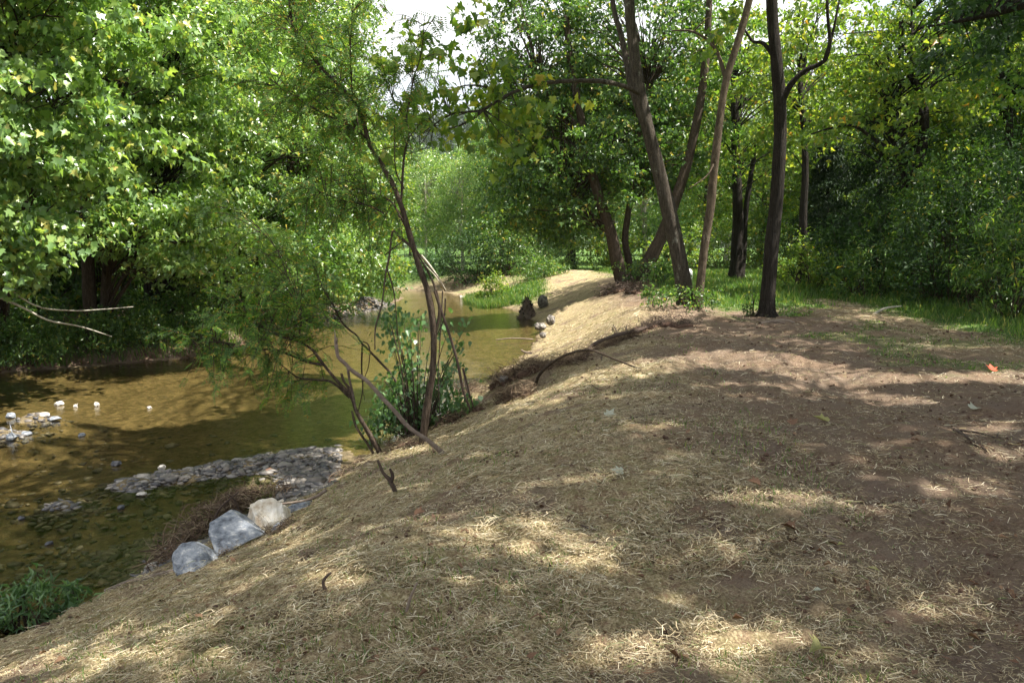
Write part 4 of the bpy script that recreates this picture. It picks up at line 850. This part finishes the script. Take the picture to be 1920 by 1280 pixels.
def ico(sub=1):
    bm = bmesh.new(); bmesh.ops.create_icosphere(bm, subdivisions=sub, radius=1); V = np.array([v.co[:] for v in bm.verts]); F = np.array([[v.index for v in f.verts] for f in bm.faces]); bm.free(); return V, F
def scatter_stones(P, size, mb, rs, flat=.5, sub=1, up=None):
    V, F = ico(sub); n = len(P); nv = len(V)
    jig = 1 + (rs.rand(n, nv, 1) - .5) * .42
    sc = np.stack([.7 + .6 * rs.rand(n), .6 + .5 * rs.rand(n), flat * (.6 + .7 * rs.rand(n))], -1)[:, None]
    L = V[None] * jig * sc * size[:, None, None]
    a = rs.rand(n) * 6.283; t = rs.normal(size=n) * .3; ca, sa = np.cos(a)[:, None], np.sin(a)[:, None]; ct, st = np.cos(t)[:, None], np.sin(t)[:, None]
    x, y, z = L[..., 0], L[..., 1], L[..., 2]; y, z = y * ct - z * st, y * st + z * ct; x, y = x * ca - y * sa, x * sa + y * ca
    mb.add((np.stack([x, y, z], -1) + P[:, None]).reshape(-1, 3), (F[None] + (np.arange(n) * nv)[:, None, None]).reshape(-1, 3), 3)
def gravel():
    rs = np.random.RandomState(9); mb = MB(); n = 60000
    u = rs.uniform(-60, 640, n); v = rs.uniform(770, 1080, n)
    d = np.stack([(u - 960) / FPX, cp + (640 - v) / FPX * sp_, -sp_ + (640 - v) / FPX * cp], -1); P = d * ((WZ - EYE) / d[:, 2])[:, None]; P[:, 2] += EYE
    x, y = P[:, 0], P[:, 1]; z = tz(x, y); dd = td(x, y)
    pr = sm(WZ - .16, WZ - .0, z) ** 1.5 * .9 + .02 + .05 * (v > 900) * (fbm(x * 2, y * 2, 2, 91) > .55)
    k = (rs.rand(n) < pr) & (dd < .25); x, y, z = x[k], y[k], z[k]; s = .007 + .04 * rs.rand(len(x)) ** 3 + .035 * (rs.rand(len(x)) > .97)
    scatter_stones(np.stack([x, y, z + s * .25], -1), s * 1.25, mb, rs, .34)
    tag(mb.build('gravel', M['pebble'], None, False), 'wet creek gravel and cobbles heaped in a bar across the shallows', 'gravel', kind='stuff')
    mb = MB(); n = 2600; x = rs.uniform(-9, -5.4, n); y = rs.uniform(27, 37.5, n); dd = td(x, y); k = (dd > -.35) & (dd < 1.3); x, y = x[k], y[k]
    scatter_stones(np.stack([x, y, tz(x, y) + .02], -1), rs.uniform(.03, .11, len(x)), mb, rs, .4)
    tag(mb.build('shingle', M['pebble'], None, False), 'pale shingle spit along the far left waterline', 'shingle', kind='stuff')
    mb = MB(); n = 2400; x = rs.uniform(-13, 1.6, n); y = rs.uniform(5, 26, n); dd = td(x, y); k = (dd > -.15) & (dd < .35) & (rs.rand(n) < .9); x, y = x[k], y[k]
    scatter_stones(np.stack([x, y, tz(x, y) + .005], -1), rs.uniform(.012, .06, len(x)), mb, rs, .5)
    tag(mb.build('bank_clods', M['soil'], None, False), 'red clods and small stones crumbled along the waterline', 'clods', kind='stuff')
gravel()
def crumbs():
    rs = np.random.RandomState(12); mb = MB(); n = 30000; y = np.exp(rs.uniform(math.log(2.2), math.log(15), n)); x = rs.uniform(-1, 1, n) * (.75 * y + .6); d = td(x, y)
    k = (d > .1) & (rs.rand(n) < .15 + .85 * (fbm(x * 2.2, y * 2.2, 3, 73) > .52)); x, y = x[k], y[k]; s = (.002 + .011 * rs.rand(len(x)) ** 4) * (1 + .1 * y)
    scatter_stones(np.stack([x, y, tz(x, y) + .008], -1), s, mb, rs, .7)
    tag(mb.build('soil_crumbs', M['soil'], None, False), 'red-brown soil crumbs lying on the bank and the track', 'soil', kind='stuff')
crumbs()

# ================================================================== STRAW, GRASS, LITTER
def straw():
    rs = np.random.RandomState(21); mb = MB(); n = 900000
    y = np.exp(rs.uniform(math.log(1.9 + 2), math.log(26 + 2), n)) - 2; x = rs.uniform(-1, 1, n) * (.8 * y + 1.0)
    d = td(x, y); st, gr, bed = masks(x, y, d); cl = fbm(x * 2.6, y * 2.6, 3, 71); c2 = fbm(x * 7, y * 7, 2, 72); st = st * (.10 + 1.1 * sm(.36, .58, cl) * (.45 + .55 * sm(.35, .6, c2)))
    k = (rs.rand(n) < np.clip(st, 0, 1) * 1.0 + .012) & (d > .04) & (bed < .3) & (rs.rand(n) > gr * .8); x, y = x[k], y[k]; m = len(x); z = tz(x, y)
    e = .05; gx_ = (tz(x + e, y) - tz(x - e, y)) / (2 * e); gy_ = (tz(x, y + e) - tz(x, y - e)) / (2 * e)
    a = rs.normal(size=m) * 1.3 + .35 + 3.14 * (rs.rand(m) > .5); L = (.012 + .075 * rs.rand(m) ** 2.2) * (1 + .05 * y); w = (.0007 + .0010 * rs.rand(m)) * (1 + .13 * np.maximum(y - 2, 0)) 
    D = np.stack([np.cos(a), np.sin(a), 0 * a], -1); D[:, 2] = D[:, 0] * gx_ + D[:, 1] * gy_ + rs.normal(size=m) * .10
    Nn = np.stack([-gx_, -gy_, np.ones(m)], -1) + rs.normal(size=(m, 3)) * .45; X = np.cross(D, Nn); X /= np.linalg.norm(X, axis=1)[:, None]
    C = np.stack([x, y, z + .008 + np.abs(rs.normal(size=m)) * (.006 + .03 * sm(.45, .7, fbm(x * 7, y * 7, 2, 72)))], -1)
    bend = rs.normal(size=(m, 1)) * .07 * L[:, None] * X + np.array([0, 0, 1]) * (rs.normal(size=(m, 1)) * .07 * L[:, None])
    A = C - D * L[:, None] / 2; B = C + bend; E = C + D * L[:, None] / 2; wx = X * w[:, None]
    V = np.stack([A - wx, A + wx, B + wx, B - wx, E + wx * .7, E - wx * .7], 1).reshape(-1, 3)
    b = (np.arange(m) * 6)[:, None]; F = np.concatenate([b + np.array([[0, 1, 2, 3]]), b + np.array([[3, 2, 4, 5]])]); mb.add(V, F, 4)
    tag(mb.build('straw', M['straw'], None, False), 'loose straw mulch strewn over the sloping bank', 'straw', kind='stuff')
straw()
def chaff():
    rs = np.random.RandomState(23); mb = MB(); n = 260000; y = np.exp(rs.uniform(math.log(2.0), math.log(14), n)); x = rs.uniform(-1, 1, n) * (.78 * y + .8); d = td(x, y)
    k = (d > .06) & (rs.rand(n) < (1 - .72 * sm(.4, 2.0, x - 1.0 - .10 * (y - 3))) * (.25 + .75 * (fbm(x * 3.3, y * 3.3, 3, 74) > .47))); x, y = x[k], y[k]; m = len(x); a = rs.rand(m) * 6.283; L = (.004 + .012 * rs.rand(m)) * (1 + .09 * y); w = (.0005 + .0006 * rs.rand(m)) * (1 + .16 * y)
    D = np.stack([np.cos(a), np.sin(a), rs.normal(size=m) * .2], -1); X = np.stack([-np.sin(a), np.cos(a), 0 * a], -1) * w[:, None]; C = np.stack([x, y, tz(x, y) + .012 + .008 * rs.rand(m)], -1)
    V = np.stack([C - D * L[:, None] - X, C - D * L[:, None] + X, C + D * L[:, None] + X, C + D * L[:, None] - X], 1).reshape(-1, 3); mb.add(V, (np.arange(m) * 4)[:, None] + np.array([[0, 1, 2, 3]]), 4)
    tag(mb.build('chaff', M['straw'], None, False), 'fine trodden straw chaff over the bank and the dirt track', 'chaff', kind='stuff')
chaff()
def blades(name, x, y, h, w, mat, label, rs, cat='grass', lean=.35):
    m = len(x); z = tz(x, y); a = rs.rand(m) * 6.283; X = np.stack([np.cos(a), np.sin(a), 0 * a], -1) * w[:, None]
    tip = np.stack([rs.normal(size=m) * lean, rs.normal(size=m) * lean, np.ones(m)], -1) * h[:, None]; mid = tip * .55 * np.array([.7, .7, 1.05]); P = np.stack([x, y, z - .01], -1)
    V = np.stack([P - X, P + X, P + mid + X * .8, P + mid - X * .8, P + tip], 1).reshape(-1, 3); b = (np.arange(m) * 5)[:, None]
    mb = MB(); mb.add(V, b + np.array([[0, 1, 2, 3]]), 4); mb.n -= 0; mb.f[3].append(b + np.array([[3, 2, 4]])); 
    return tag(mb.build(name, mat, None, False), label, cat, kind='stuff')
def grass():
    rs = np.random.RandomState(31); n = 260000
    y = 9 + 39 * rs.rand(n) ** 1.1; x = rs.uniform(-1.5, 15.5, n) * np.minimum(1, .45 + y / 30); d = td(x, y); st, gr, bed = masks(x, y, d)
    k = (rs.rand(n) < gr ** 1.5 * (.4 + .6 * (fbm(x * 1.5, y * 1.5, 2, 92) > .48))) & (bed < .2); x, y = x[k], y[k]
    inner = sm(0, 1.5, x - np.interp(y, [0, 12, 14, 17, 20, 26], [6.5, 7.7, 8.3, 8.3, 8.6, 8.8])); tall = np.maximum(inner, sm(18.5, 21, y) * (x > 5)) 
    h = (.03 + .045 * rs.rand(len(x))) + tall * (.04 + .24 * rs.rand(len(x)) ** 2); h = np.where((y > 30) & (x < 3), h + .12 * rs.rand(len(x)), h)
    blades('grass', x, y, h, .0035 + .0004 * y, LM['grass'], 'green grass along the thicket edge and in the field beyond the trees', rs)
    n = 60000; y = 16 + 28 * rs.rand(n); x = -15 + 10 * rs.rand(n); d = td(x, y); k = (d > .12) & (d < 3.0) & (x < np.interp(y, MIDY, MIDX)) & ~((y > 27.5) & (y < 37) & (d < .9)); x, y = x[k], y[k]
    blades('bank_grass', x, y, .10 + .3 * rs.rand(len(x)), .009 + 0 * x, LM['grass'], 'green grass and weeds on the left bank above the waterline', rs)
    n = 26000; y = np.exp(rs.uniform(math.log(2.4), math.log(15), n)); x = rs.uniform(-1, 1, n) * (.75 * y + .6); d = td(x, y); k = (d > .1) & (x < 1.5 + .12 * y) & (fbm(x * 1.1, y * 1.1, 3, 94) > .52); x, y = x[k], y[k]
    blades('grass_sprouts', x, y, .02 + .05 * rs.rand(len(x)), .0012 + .00035 * y, LM['grass'], 'fine green shoots coming up through the straw', rs)
    n = 9000; y = rs.uniform(35.5, 41.5, n); x = rs.uniform(-2.4, .6, n); d = td(x, y); k = (d > -.9) & (d < .8) & (tz(x, y) > -2); x, y = x[k], y[k]
    m = len(x); blades('water_grass', x, y, .12 + .28 * rs.rand(m) + np.maximum(WZ - tz(x, y), 0), .012 + 0 * x, LM['grass'], 'light green grasses growing out of the water in the cove', rs)
grass()
def litter():
    rs = np.random.RandomState(41); mb = MB(); n = 1500
    y = np.exp(rs.uniform(math.log(2.6), math.log(22), n)); x = rs.uniform(-1, 1, n) * (.75 * y + .5); d = td(x, y); k = (d > .2) & (x < 9); x, y = x[k], y[k]; m = len(x)
    C = np.stack([x, y, tz(x, y) + .025], -1); Yd = rvec(rs, m) * np.array([1, 1, .25]); place_leaves(mb, 'oval', C, .018 + .045 * rs.rand(m) ** 2, Yd, np.array([0, 0, 1.]) + rvec(rs, m) * .5)
    tag(mb.build('leaf_litter', M['leaf_brown'], None, False), 'small curled brown leaves scattered over straw and track', 'leaf litter', kind='stuff')
    mb = MB(); n = 5000; y = rs.uniform(15, 28, n); x = rs.uniform(-14.5, -7, n); d = td(x, y); k = (d > .02) & (d < 1.4) & (x < np.interp(y, MIDY, MIDX)); x, y = x[k], y[k]; m = len(x)
    place_leaves(mb, 'oval', np.stack([x, y, tz(x, y) + .03], -1), .05 + .08 * rs.rand(m), rvec(rs, m) * np.array([1, 1, .25]), np.array([0, 0, 1.]) + rvec(rs, m) * .5)
    tag(mb.build('bank_leaf_litter', M['leaf_brown'], None, False), 'brown leaf litter lying on the muddy left bank', 'leaf litter', kind='stuff')
    GL = 'large fallen leaves on the ground'
    for i, (u, v, s, m_, lab) in enumerate([(1450, 1022, .12, 'leaf_brown', 'big curled brown leaf on the track, left of the thin grey stick'), (1470, 995, .09, 'leaf_brown', 'dark brown folded leaf just above the big curled one'), (1540, 1226, .085, 'leaf_olive', 'olive lobed leaf lying flat near the bottom of the frame'), (1425, 918, .08, 'leaf_brown', 'small red-brown leaf beside the straw edge of the track'),
              (777, 973, .08, 'leaf_brown', 'red-brown leaf on the mid slope below the forked stick'), (985, 1250, .05, 'leaf_brown', 'orange-brown leaf at the bottom of the frame'), (1020, 1172, .06, 'leaf_brown', 'pale brown leaf in the straw low in the frame'), (803, 1272, .06, 'leaf_brown', 'reddish leaf at the very bottom left of the straw'), (1553, 797, .13, 'leaf_olive', 'pale lobed leaf on the shaded track'), (1862, 700, .14, 'leaf_red', 'bright red leaf on the lit right edge of the track'),
              (1138, 786, .11, 'leaf_pale', 'pale blue-green leaf on the slope'), (1568, 1034, .05, 'leaf_olive', 'tiny yellow-green leaf right of the grey stick'), (1650, 1083, .06, 'leaf_olive', 'small greenish leaf on the bare track'), (1480, 800, .1, 'leaf_brown', 'brown leaf at the edge between straw and track'), (1168, 893, .08, 'leaf_pale', 'pale dry leaf on the straw in mid slope'), (680, 975, .06, 'leaf_brown', 'dark leaf on the straw above the boulders'), (1540, 1122, .05, 'leaf_pale', 'pale grey leaf chip on the track near the bottom'), (1820, 772, .1, 'leaf_pale', 'pale leaf on the shaded track near the right edge')]):
        if m_ not in M: M[m_] = leafmat(m_, [(0, (.4, .06, .03)), (1, (.5, .1, .04))] if m_ == 'leaf_red' else [(0, (.36, .38, .3)), (1, (.45, .46, .38))], .2, .6, .3)
        p = G(u, v); mb = MB(); r2 = np.random.RandomState(700 + i); place_leaves(mb, 'lobed' if s > .075 else 'oval', np.array([[0, 0, 0.]]), np.array([s]), np.array([[r2.normal(), r2.normal() * .6, .12]]), np.array([[.15, -.3, 1.]]))
        V = mb.v[0]; V[:, 2] += (np.hypot(V[:, 0], V[:, 1]) ** 2) * 2.5 * (.5 + r2.rand()); o = mb.build('fallen_leaf', M[m_], None, False); o.location = p + np.array([0, 0, .03]); tag(o, lab, 'fallen leaf', GL)
litter()

# ================================================================== STICKS, DRIFTWOOD, ROOT MASSES
def stick(name, label, lines, mat='darkwood', cat='stick', group=None, y=None, sides=6, part=None):
    rs = np.random.RandomState(abs(hash(label)) % 1000 if False else len(label) * 7 + int(lines[0][0][0][0]))
    base = None; mb = MB()
    for pts, r in lines:
        n = len(pts); g0 = G(*pts[0][:2]); g1 = G(*pts[-1][:2]); Q = []
        for i, p in enumerate(pts):
            t = i / (n - 1)
            if len(p) > 2 and p[2] == 'g': q = G(p[0], p[1]) + np.array([0, 0, .012])
            else:
                yy = (g0[1] * (1 - t) + g1[1] * t) if y is None else (y if not isinstance(y, tuple) else y[0] * (1 - t) + y[1] * t)
                q = PX(p[0], p[1], yy)
            Q.append(q)
        if base is None: base = Q[0]
        R = [r[0] * (1 - i / (n - 1)) + r[1] * i / (n - 1) for i in range(n)]
        tube(mb, np.array(Q) - base, R, sides, 4, .2, rs)
    o = mb.build(name, M[mat]); o.location = base; return tag(o, label, cat, group)
def pile(name, label, line, n, r, length, th=.006, soil=0, seed=1, mat='rootmat', cat='root mass', group=None, up=.3, z=None):
    rs = np.random.RandomState(seed); line = np.array(line, float); base = line[0].copy(); root = empty(name, base); tag(root, label, cat, group); mb = MB()
    sl_, _ = smoothline(line, np.ones(len(line)), 6) if len(line) > 2 else (np.linspace(line[0], line[-1], 8), 0)
    for i in range(n):
        c = sl_[rs.randint(len(sl_))] + rs.normal(size=3) * r * np.array([.5, .5, .35]) + np.array([0, 0, r * .25]); d = rvec(rs, 1)[0] * np.array([1, 1, .6]) + np.array([0, 0, up * rs.rand()]); L = length * (.3 + rs.rand())
        k = rs.normal(size=3) * .16 * L; tube(mb, [c - d * L / 2 - base, c + k - base, c + d * L / 2 + rs.normal(size=3) * .1 * L - base], [th * (.5 + rs.rand()), th * .7, th * .25], 3, 3)
    mb.build('roots', M[mat], root, False)
    if soil:
        V, F = ico(3)
        for j in range(0, len(sl_), max(1, len(sl_) // soil)):
            q = V * r * np.array([.95, .8, .42]) * (.6 + .5 * rs.rand()); q = q * (1 + (fbm(V[:, :1] * 2 + j, V[:, 1:2] * 2 + V[:, 2:], 3, seed) - .5) * .9); sb = MB(); sb.add(q + sl_[j] - base - np.array([0, 0, .25 * r]), F, 3); sb.build('soil_clump', M['soil'], root)
    return root
def GP(u, v): return G(u, v) + np.array([0, 0, .03])
def debris():
    # drift behind the boulders
    pile('drift_debris', 'tangle of brown roots and flood trash behind the boulders', [GP(300, 1066), GP(335, 1025), GP(380, 985), GP(430, 955), GP(455, 945)], 560, .15, .34, .005, 0, 71, up=.4)
    pile('drift_debris', 'dry leaf and twig trash heaped above the white boulder', [GP(440, 945), GP(480, 930), GP(540, 925)], 220, .12, .22, .005, 0, 72)
    stick('driftwood_log', 'brown driftwood log lying along the waterline below the nearest boulder', [([(198, 1108, 0), (240, 1092, 0), (290, 1080, 0), (340, 1068, 0), (390, 1058, 0)], (.02, .032)), ([(262, 1088), (264, 1112)], (.008, .004))], 'deadwood', 'log', None, None, 8)
    stick('stick', 'thin branch lying across the straw below the grey block', [([(408, 1046, 'g'), (430, 1045, 'g'), (452, 1044, 'g'), (474, 1050, 'g')], (.011, .006))])
    stick('stick', 'pale root running from the bank toward the small flat stone', [([(530, 944), (560, 940), (590, 932), (612, 918)], (.01, .014))], 'deadwood', y=G(560, 975)[1] + .3)
    stick('stick', 'dark branch standing out of the drift behind the grey block', [([(400, 975), (415, 950), (440, 928), (448, 922)], (.012, .006)), ([(448, 955), (438, 935), (425, 925)], (.008, .004))], y=G(420, 990)[1])
    stick('stick', 'dead twig at the waterline right of the log end', [([(268, 1118, 'g'), (290, 1102, 'g'), (300, 1096, 'g')], (.006, .003))], 'deadwood')
    pile('lodged_straw', 'dry straw and twigs lodged against the right side of the nearest boulder', [GP(372, 1062), GP(385, 1056), GP(398, 1050)], 150, .06, .12, .0022, 0, 91, cat='straw clump')
    pile('lodged_straw', 'straw and mud packed below the large grey block', [GP(415, 1048), GP(445, 1035), GP(475, 1018), GP(495, 1008)], 220, .045, .11, .002, 0, 92, cat='straw clump')
    pile('lodged_straw', 'straw packed below the cream-white boulder', [GP(505, 1006), GP(525, 998), GP(545, 985)], 160, .045, .11, .002, 0, 93, cat='straw clump')
    # root masses on the bank right of the shrub
    pile('root_mass', 'rooty red-brown mound with dry straw on the bank edge right of the shrub', [GP(940, 755), GP(965, 748), GP(992, 742)], 520, .17, .3, .004, 3, 73)
    pile('root_mass', 'shaggy root mass hanging over the water behind the mound', [GP(930, 725), GP(965, 708), GP(1010, 692)], 760, .18, .34, .004, 4, 74)
    pile('root_mass', 'brown rooty ledge running up the slope below the leaning tree', [GP(1030, 692), GP(1090, 672), GP(1140, 650), GP(1190, 632)], 1000, .13, .34, .004, 3, 75)
    pile('root_mass', 'dark rooty hump at the foot of the leaning grey tree', [GP(1200, 622), GP(1240, 610), GP(1285, 612)], 380, .2, .3, .004, 3, 76, 'darkwood')
    pile('root_mass', 'grey root clump over the edge behind the leafy shrub', [GP(850, 735), GP(885, 730), GP(905, 740)], 300, .16, .34, .004, 0, 77)
    pile('root_mass', 'crumbling red soil and roots at the foot of the bent sapling', [GP(830, 800), GP(860, 785), GP(900, 770)], 240, .12, .22, .004, 3, 78)
    pile('root_mass', 'dark upturned roots under the three-stemmed tree', [GP(1135, 552), GP(1165, 545), GP(1200, 548)], 260, .3, .6, .012, 4, 79, 'darkwood')
    pile('root_mass', 'red soil and roots at the foot of the low crooked locust', [GP(720, 850), GP(750, 840), GP(775, 835)], 120, .1, .2, .004, 3, 80)
    pile('root_mass', 'roots and clods at the water edge below the crooked locust', [GP(625, 905), GP(650, 885), GP(680, 865)], 90, .06, .16, .004, 3, 81)
    # black stump in the cove
    rs = np.random.RandomState(82); b = G(990, 596); root = empty('stump', b); tag(root, 'black upturned stump with a jagged pointed top at the cove', 'stump')
    V, F = ico(4); t = (V[:, 2:] + 1) / 2; th = np.arctan2(V[:, 1:2], V[:, 0:1]); rr = .46 * (1 - .84 * t ** .75) * (1 + .35 * (vn(th * 3 + 9, t * 5, 9) - .5)) * np.minimum(1, 6 * (1.02 - t)) * (t > .004)
    q = np.hstack([np.cos(th) * rr - .06 * t, np.sin(th) * rr, t * .92 - .12]); q = q * (1 + (fbm(V[:, :1] * 5, V[:, 1:2] * 5 + V[:, 2:] * 4, 4, 9) - .5) * .35)
    mb = MB(); mb.add(q, F, 3); mb.build('wood_core', M['darkwood'], root)
    mb = MB()
    for i in range(90):
        a = rs.rand() * 6.28; z = rs.rand() ** 1.3 * .8; r0 = .42 * (1 - .84 * z ** .75); p = np.array([math.cos(a) * r0 - .06 * z, math.sin(a) * r0, z * .85]); d = np.array([math.cos(a), math.sin(a), .2 + .8 * rs.rand()]) * (.03 + .07 * rs.rand())
        tube(mb, [p * np.array([.8, .8, 1]), p + d * .6 + rs.normal(size=3) * .02, p + d], [.02, .012, .004], 4, 2)
    for k in range(3): tube(mb, [(-.07 + .03 * k, 0, .65), (-.1 + .07 * k, 0, .82), (-.11 + .09 * k, .02, .9)], [.03, .02, .008], 5, 2)
    mb.build('roots', M['bark_dark'], root)
    stick('fallen_branch', 'long arching branch spanning the slope in front of the leaning tree', [([(1003, 722), (1012, 702), (1035, 680), (1065, 664), (1105, 656), (1150, 672), (1190, 688), (1222, 696)], (.026, .009)), ([(1060, 666), (1055, 680), (1058, 694)], (.006, .004))], 'bark_brown', 'branch', None)
    stick('fallen_branch', 'bark-covered log half buried in the rooty ledge with upright stubs', [([(1100, 668), (1108, 650), (1130, 637), (1165, 626), (1200, 618), (1245, 602)], (.03, .045)), ([(1162, 627), (1163, 606), (1164, 592)], (.03, .01)), ([(1158, 624), (1152, 612), (1148, 606)], (.012, .005)), ([(1107, 652), (1105, 640), (1101, 634)], (.016, .008)), ([(1174, 622), (1175, 612), (1176, 608)], (.01, .006)), ([(1128, 666), (1128, 680)], (.014, .01))], 'darkwood', 'branch', None)
    stick('fallen_branch', 'small pale branch end poking over the water behind the root mass', [([(977, 656), (985, 660), (998, 662)], (.016, .02)), ([(986, 660), (980, 670)], (.01, .006))], 'deadwood', 'branch', None, 16.5)
    stick('stick', 'pale stick leaning on the bank beside the leafy shrub', [([(867, 690), (872, 715), (878, 740), (886, 762)], (.008, .011))], 'deadwood', y=12.7)
    stick('stick', 'thin pale twig bending over the foot of the dead stem', [([(762, 822), (764, 805), (775, 785), (775, 770), (770, 762)], (.006, .003))], 'deadwood', y=11.2)
    stick('stick', 'forked dark stick standing in the lit straw', [([(742, 926), (732, 902), (718, 885), (708, 862)], (.020, .009)), ([(733, 903), (736, 890), (731, 878)], (.018, .009))], y=G(742, 926)[1] - .03)
    stick('stick', 'crooked dark twig standing near the nearest straw patch', [([(611, 1108), (606, 1092), (612, 1080), (621, 1073)], (.009, .005))], y=G(611, 1108)[1] - .03)
    stick('stick', 'thin pale stick stuck upright in the straw in the lower middle', [([(762, 1146), (770, 1118), (782, 1092)], (.007, .004))], 'deadwood', y=G(762, 1146)[1] - .03)
    stick('stick', 'grey stick lying on the track right of the big curled leaf', [([(1534, 996, 'g'), (1548, 1008, 'g'), (1562, 1014, 'g'), (1576, 1021, 'g')], (.008, .006))], 'deadwood')
    stick('stick', 'long forked twig lying on the shaded track at the right', [([(1786, 806, 'g'), (1810, 820, 'g'), (1835, 838, 'g'), (1850, 850, 'g')], (.016, .009)), ([(1790, 808, 'g'), (1830, 813, 'g'), (1868, 824, 'g')], (.013, .006)), ([(1872, 815, 'g'), (1866, 830, 'g')], (.008, .005))])
    stick('stick', 'half-buried twig on the slope above the pale leaf', [([(1130, 802, 'g'), (1165, 790, 'g'), (1200, 784, 'g'), (1232, 778, 'g')], (.01, .006))])
    stick('stick', 'curved dark twig lying beside the large sunlit straw patch', [([(1085, 1046, 'g'), (1125, 1035, 'g'), (1160, 1032, 'g'), (1195, 1040, 'g')], (.006, .005))])
    stick('stick', 'short dark twig in the straw upper right of the sunlit patch', [([(1180, 975, 'g'), (1192, 985, 'g'), (1205, 996, 'g')], (.005, .003))])
    stick('stick', 'short brown twig on the mid slope', [([(1090, 988, 'g'), (1105, 996, 'g'), (1118, 998, 'g')], (.007, .003))])
    stick('stick', 'tiny twig lying by the top of the straw near the arching branch', [([(1098, 712, 'g'), (1110, 724, 'g'), (1122, 732, 'g')], (.008, .005))])
    stick('driftwood_log', 'bleached log on the left bank at the frame edge', [([(-20, 700), (20, 694), (85, 684)], (.06, .03))], 'bark_pale', 'log', None, (17.6, 18.6))
    stick('driftwood_log', 'pale log at the foot of the reddish cut bank', [([(862, 557), (885, 558), (910, 559), (945, 554)], (.09, .05))], 'bark_pale', 'log', None, (42.5, 42.9))
    stick('fallen_branch', 'peeling log pieces at the foot of the dark furrowed tree', [([(1425, 607), (1450, 603), (1470, 606)], (.04, .03)), ([(1455, 602), (1475, 601), (1490, 605)], (.035, .02))], 'deadwood', 'log', None)
    stick('fallen_branch', 'bleached branch lying at the edge of the thicket weeds', [([(1640, 588), (1660, 578), (1690, 574)], (.035, .015))], 'bark_pale', 'branch', None, 17.6)
    stick('fallen_branch', 'grey branch on the water beyond the sapling', [([(930, 637, 0), (960, 634), (1000, 636)], (.012, .02))], 'deadwood', 'branch', None, 23.3)
    stick('stick', 'small crooked twig floating on the creek below the crooked locust', [([(655, 841), (668, 834), (682, 838)], (.008, .004))], y=11.15)
    stick('bare_branch', 'long leafless bough hanging out over the far left water', [([(-40, 540), (40, 575), (90, 600), (150, 612), (210, 631)], (.03, .008)), ([(-30, 505), (60, 570), (130, 582), (190, 580), (250, 575)], (.02, .006))], 'bark_pale', 'branch', None, (15.5, 16.5))
    stick('fallen_tree', 'bare leaning pole crossing behind the bent sapling at the far bank', [([(790, 478), (812, 506), (835, 545)], (.05, .07)), ([(800, 500), (818, 520), (828, 540)], (.03, .04))], 'bark_pale', 'dead tree', None, (45, 45.5))
    # compound leaf lying on the slope
    rs = np.random.RandomState(90); b = G(900, 866); root = empty('leafy_twig', b); tag(root, 'fallen leafy twig with drooping dark green leaflets on mid slope', 'leafy twig')
    P = np.array([PX(u, v, b[1] + .1 * i) for i, (u, v) in enumerate([(900, 864), (930, 850), (960, 842), (1000, 839), (1036, 836)])]); mb = MB(); tube(mb, P - b, [.004, .004, .004, .003, .002], 5, 4); mb.build('twig', M['bark_brown'], root)
    Q, _ = smoothline(P, np.ones(len(P)), 4); mb = MB(); k = len(Q); place_leaves(mb, 'oval', np.repeat(Q, 2, 0) - b, .085 + .04 * rs.rand(2 * k), np.array([0, 0, -1.]) + rvec(rs, 2 * k) * .4, np.array([.2, -1, .2]) + rvec(rs, 2 * k) * .6); mb.build('leaflets', LM['dark'], root, False)
    # weeds at the lower left water edge
    for i, (u, v, r, n, lab) in enumerate([(60, 1150, (.38, .3, .22), 34, 'leafy green water weeds at the lower left corner'), (128, 1140, (.16, .16, .16), 10, 'small clump of narrow-leaved weeds right of the corner weeds'), (76, 1090, (.07, .07, .16), 5, 'single upright weed stem above the corner weeds')]):
        p = PX(u, v, 5.75 + .2 * i); bush('water_weed', lab, 'weeds at the lower left water edge', (p[0], p[1]), r, n, 340 + i, 'blue', 'narrow', .085, 26, .1, z=max(p[2] - r[2] * .8, WZ - .05), cat='weeds')
    # white rounded object far behind the leaning trunk
    b = PX(1288, 537, 31); prof = [(.0, 0), (.2, 0), (.21, .04), (.21, .5), (.19, .6), (.14, .67), (.06, .71), (0, .72)]; a = np.arange(20) / 20 * 6.2832
    V = np.array([[r * math.cos(t), r * math.sin(t), z] for r, z in prof for t in a]); F = [(i * 20 + j, i * 20 + (j + 1) % 20, (i + 1) * 20 + (j + 1) % 20, (i + 1) * 20 + j) for i in range(7) for j in range(20)]
    mb = MB(); mb.add(V, F, 4); o = mb.build('white_barrel', plain('white_paint', [(.3, (.72, .72, .72)), (.7, (.82, .82, .82))], .5, 4, None, 0)); o.location = b; tag(o, 'white rounded container half hidden behind the leaning grey trunk', 'barrel')
debris()

# ================================================================== HAZE
def haze():
    x0, x1, y0, y1, z0, z1 = -290, 450, -30, 440, -4, 75
    V = [(x, y, z) for z in (z0, z1) for y in (y0, y1) for x in (x0, x1)]; F = [(0, 2, 3, 1), (4, 5, 7, 6), (0, 1, 5, 4), (2, 6, 7, 3), (0, 4, 6, 2), (1, 3, 7, 5)]
    mb = MB(); mb.add(V, F, 4); m, n, o = newmat('haze_air'); p = n.nodes.new('ShaderNodeVolumePrincipled'); p.inputs['Density'].default_value = .00012; p.inputs['Color'].default_value = (.86, .92, 1, 1); p.inputs['Anisotropy'].default_value = .2
    n.links.new(p.outputs[0], o.inputs['Volume']); tag(mb.build('haze', m, smooth=False), 'thin bluish summer haze over the far ridge', 'haze', kind='stuff')
haze()
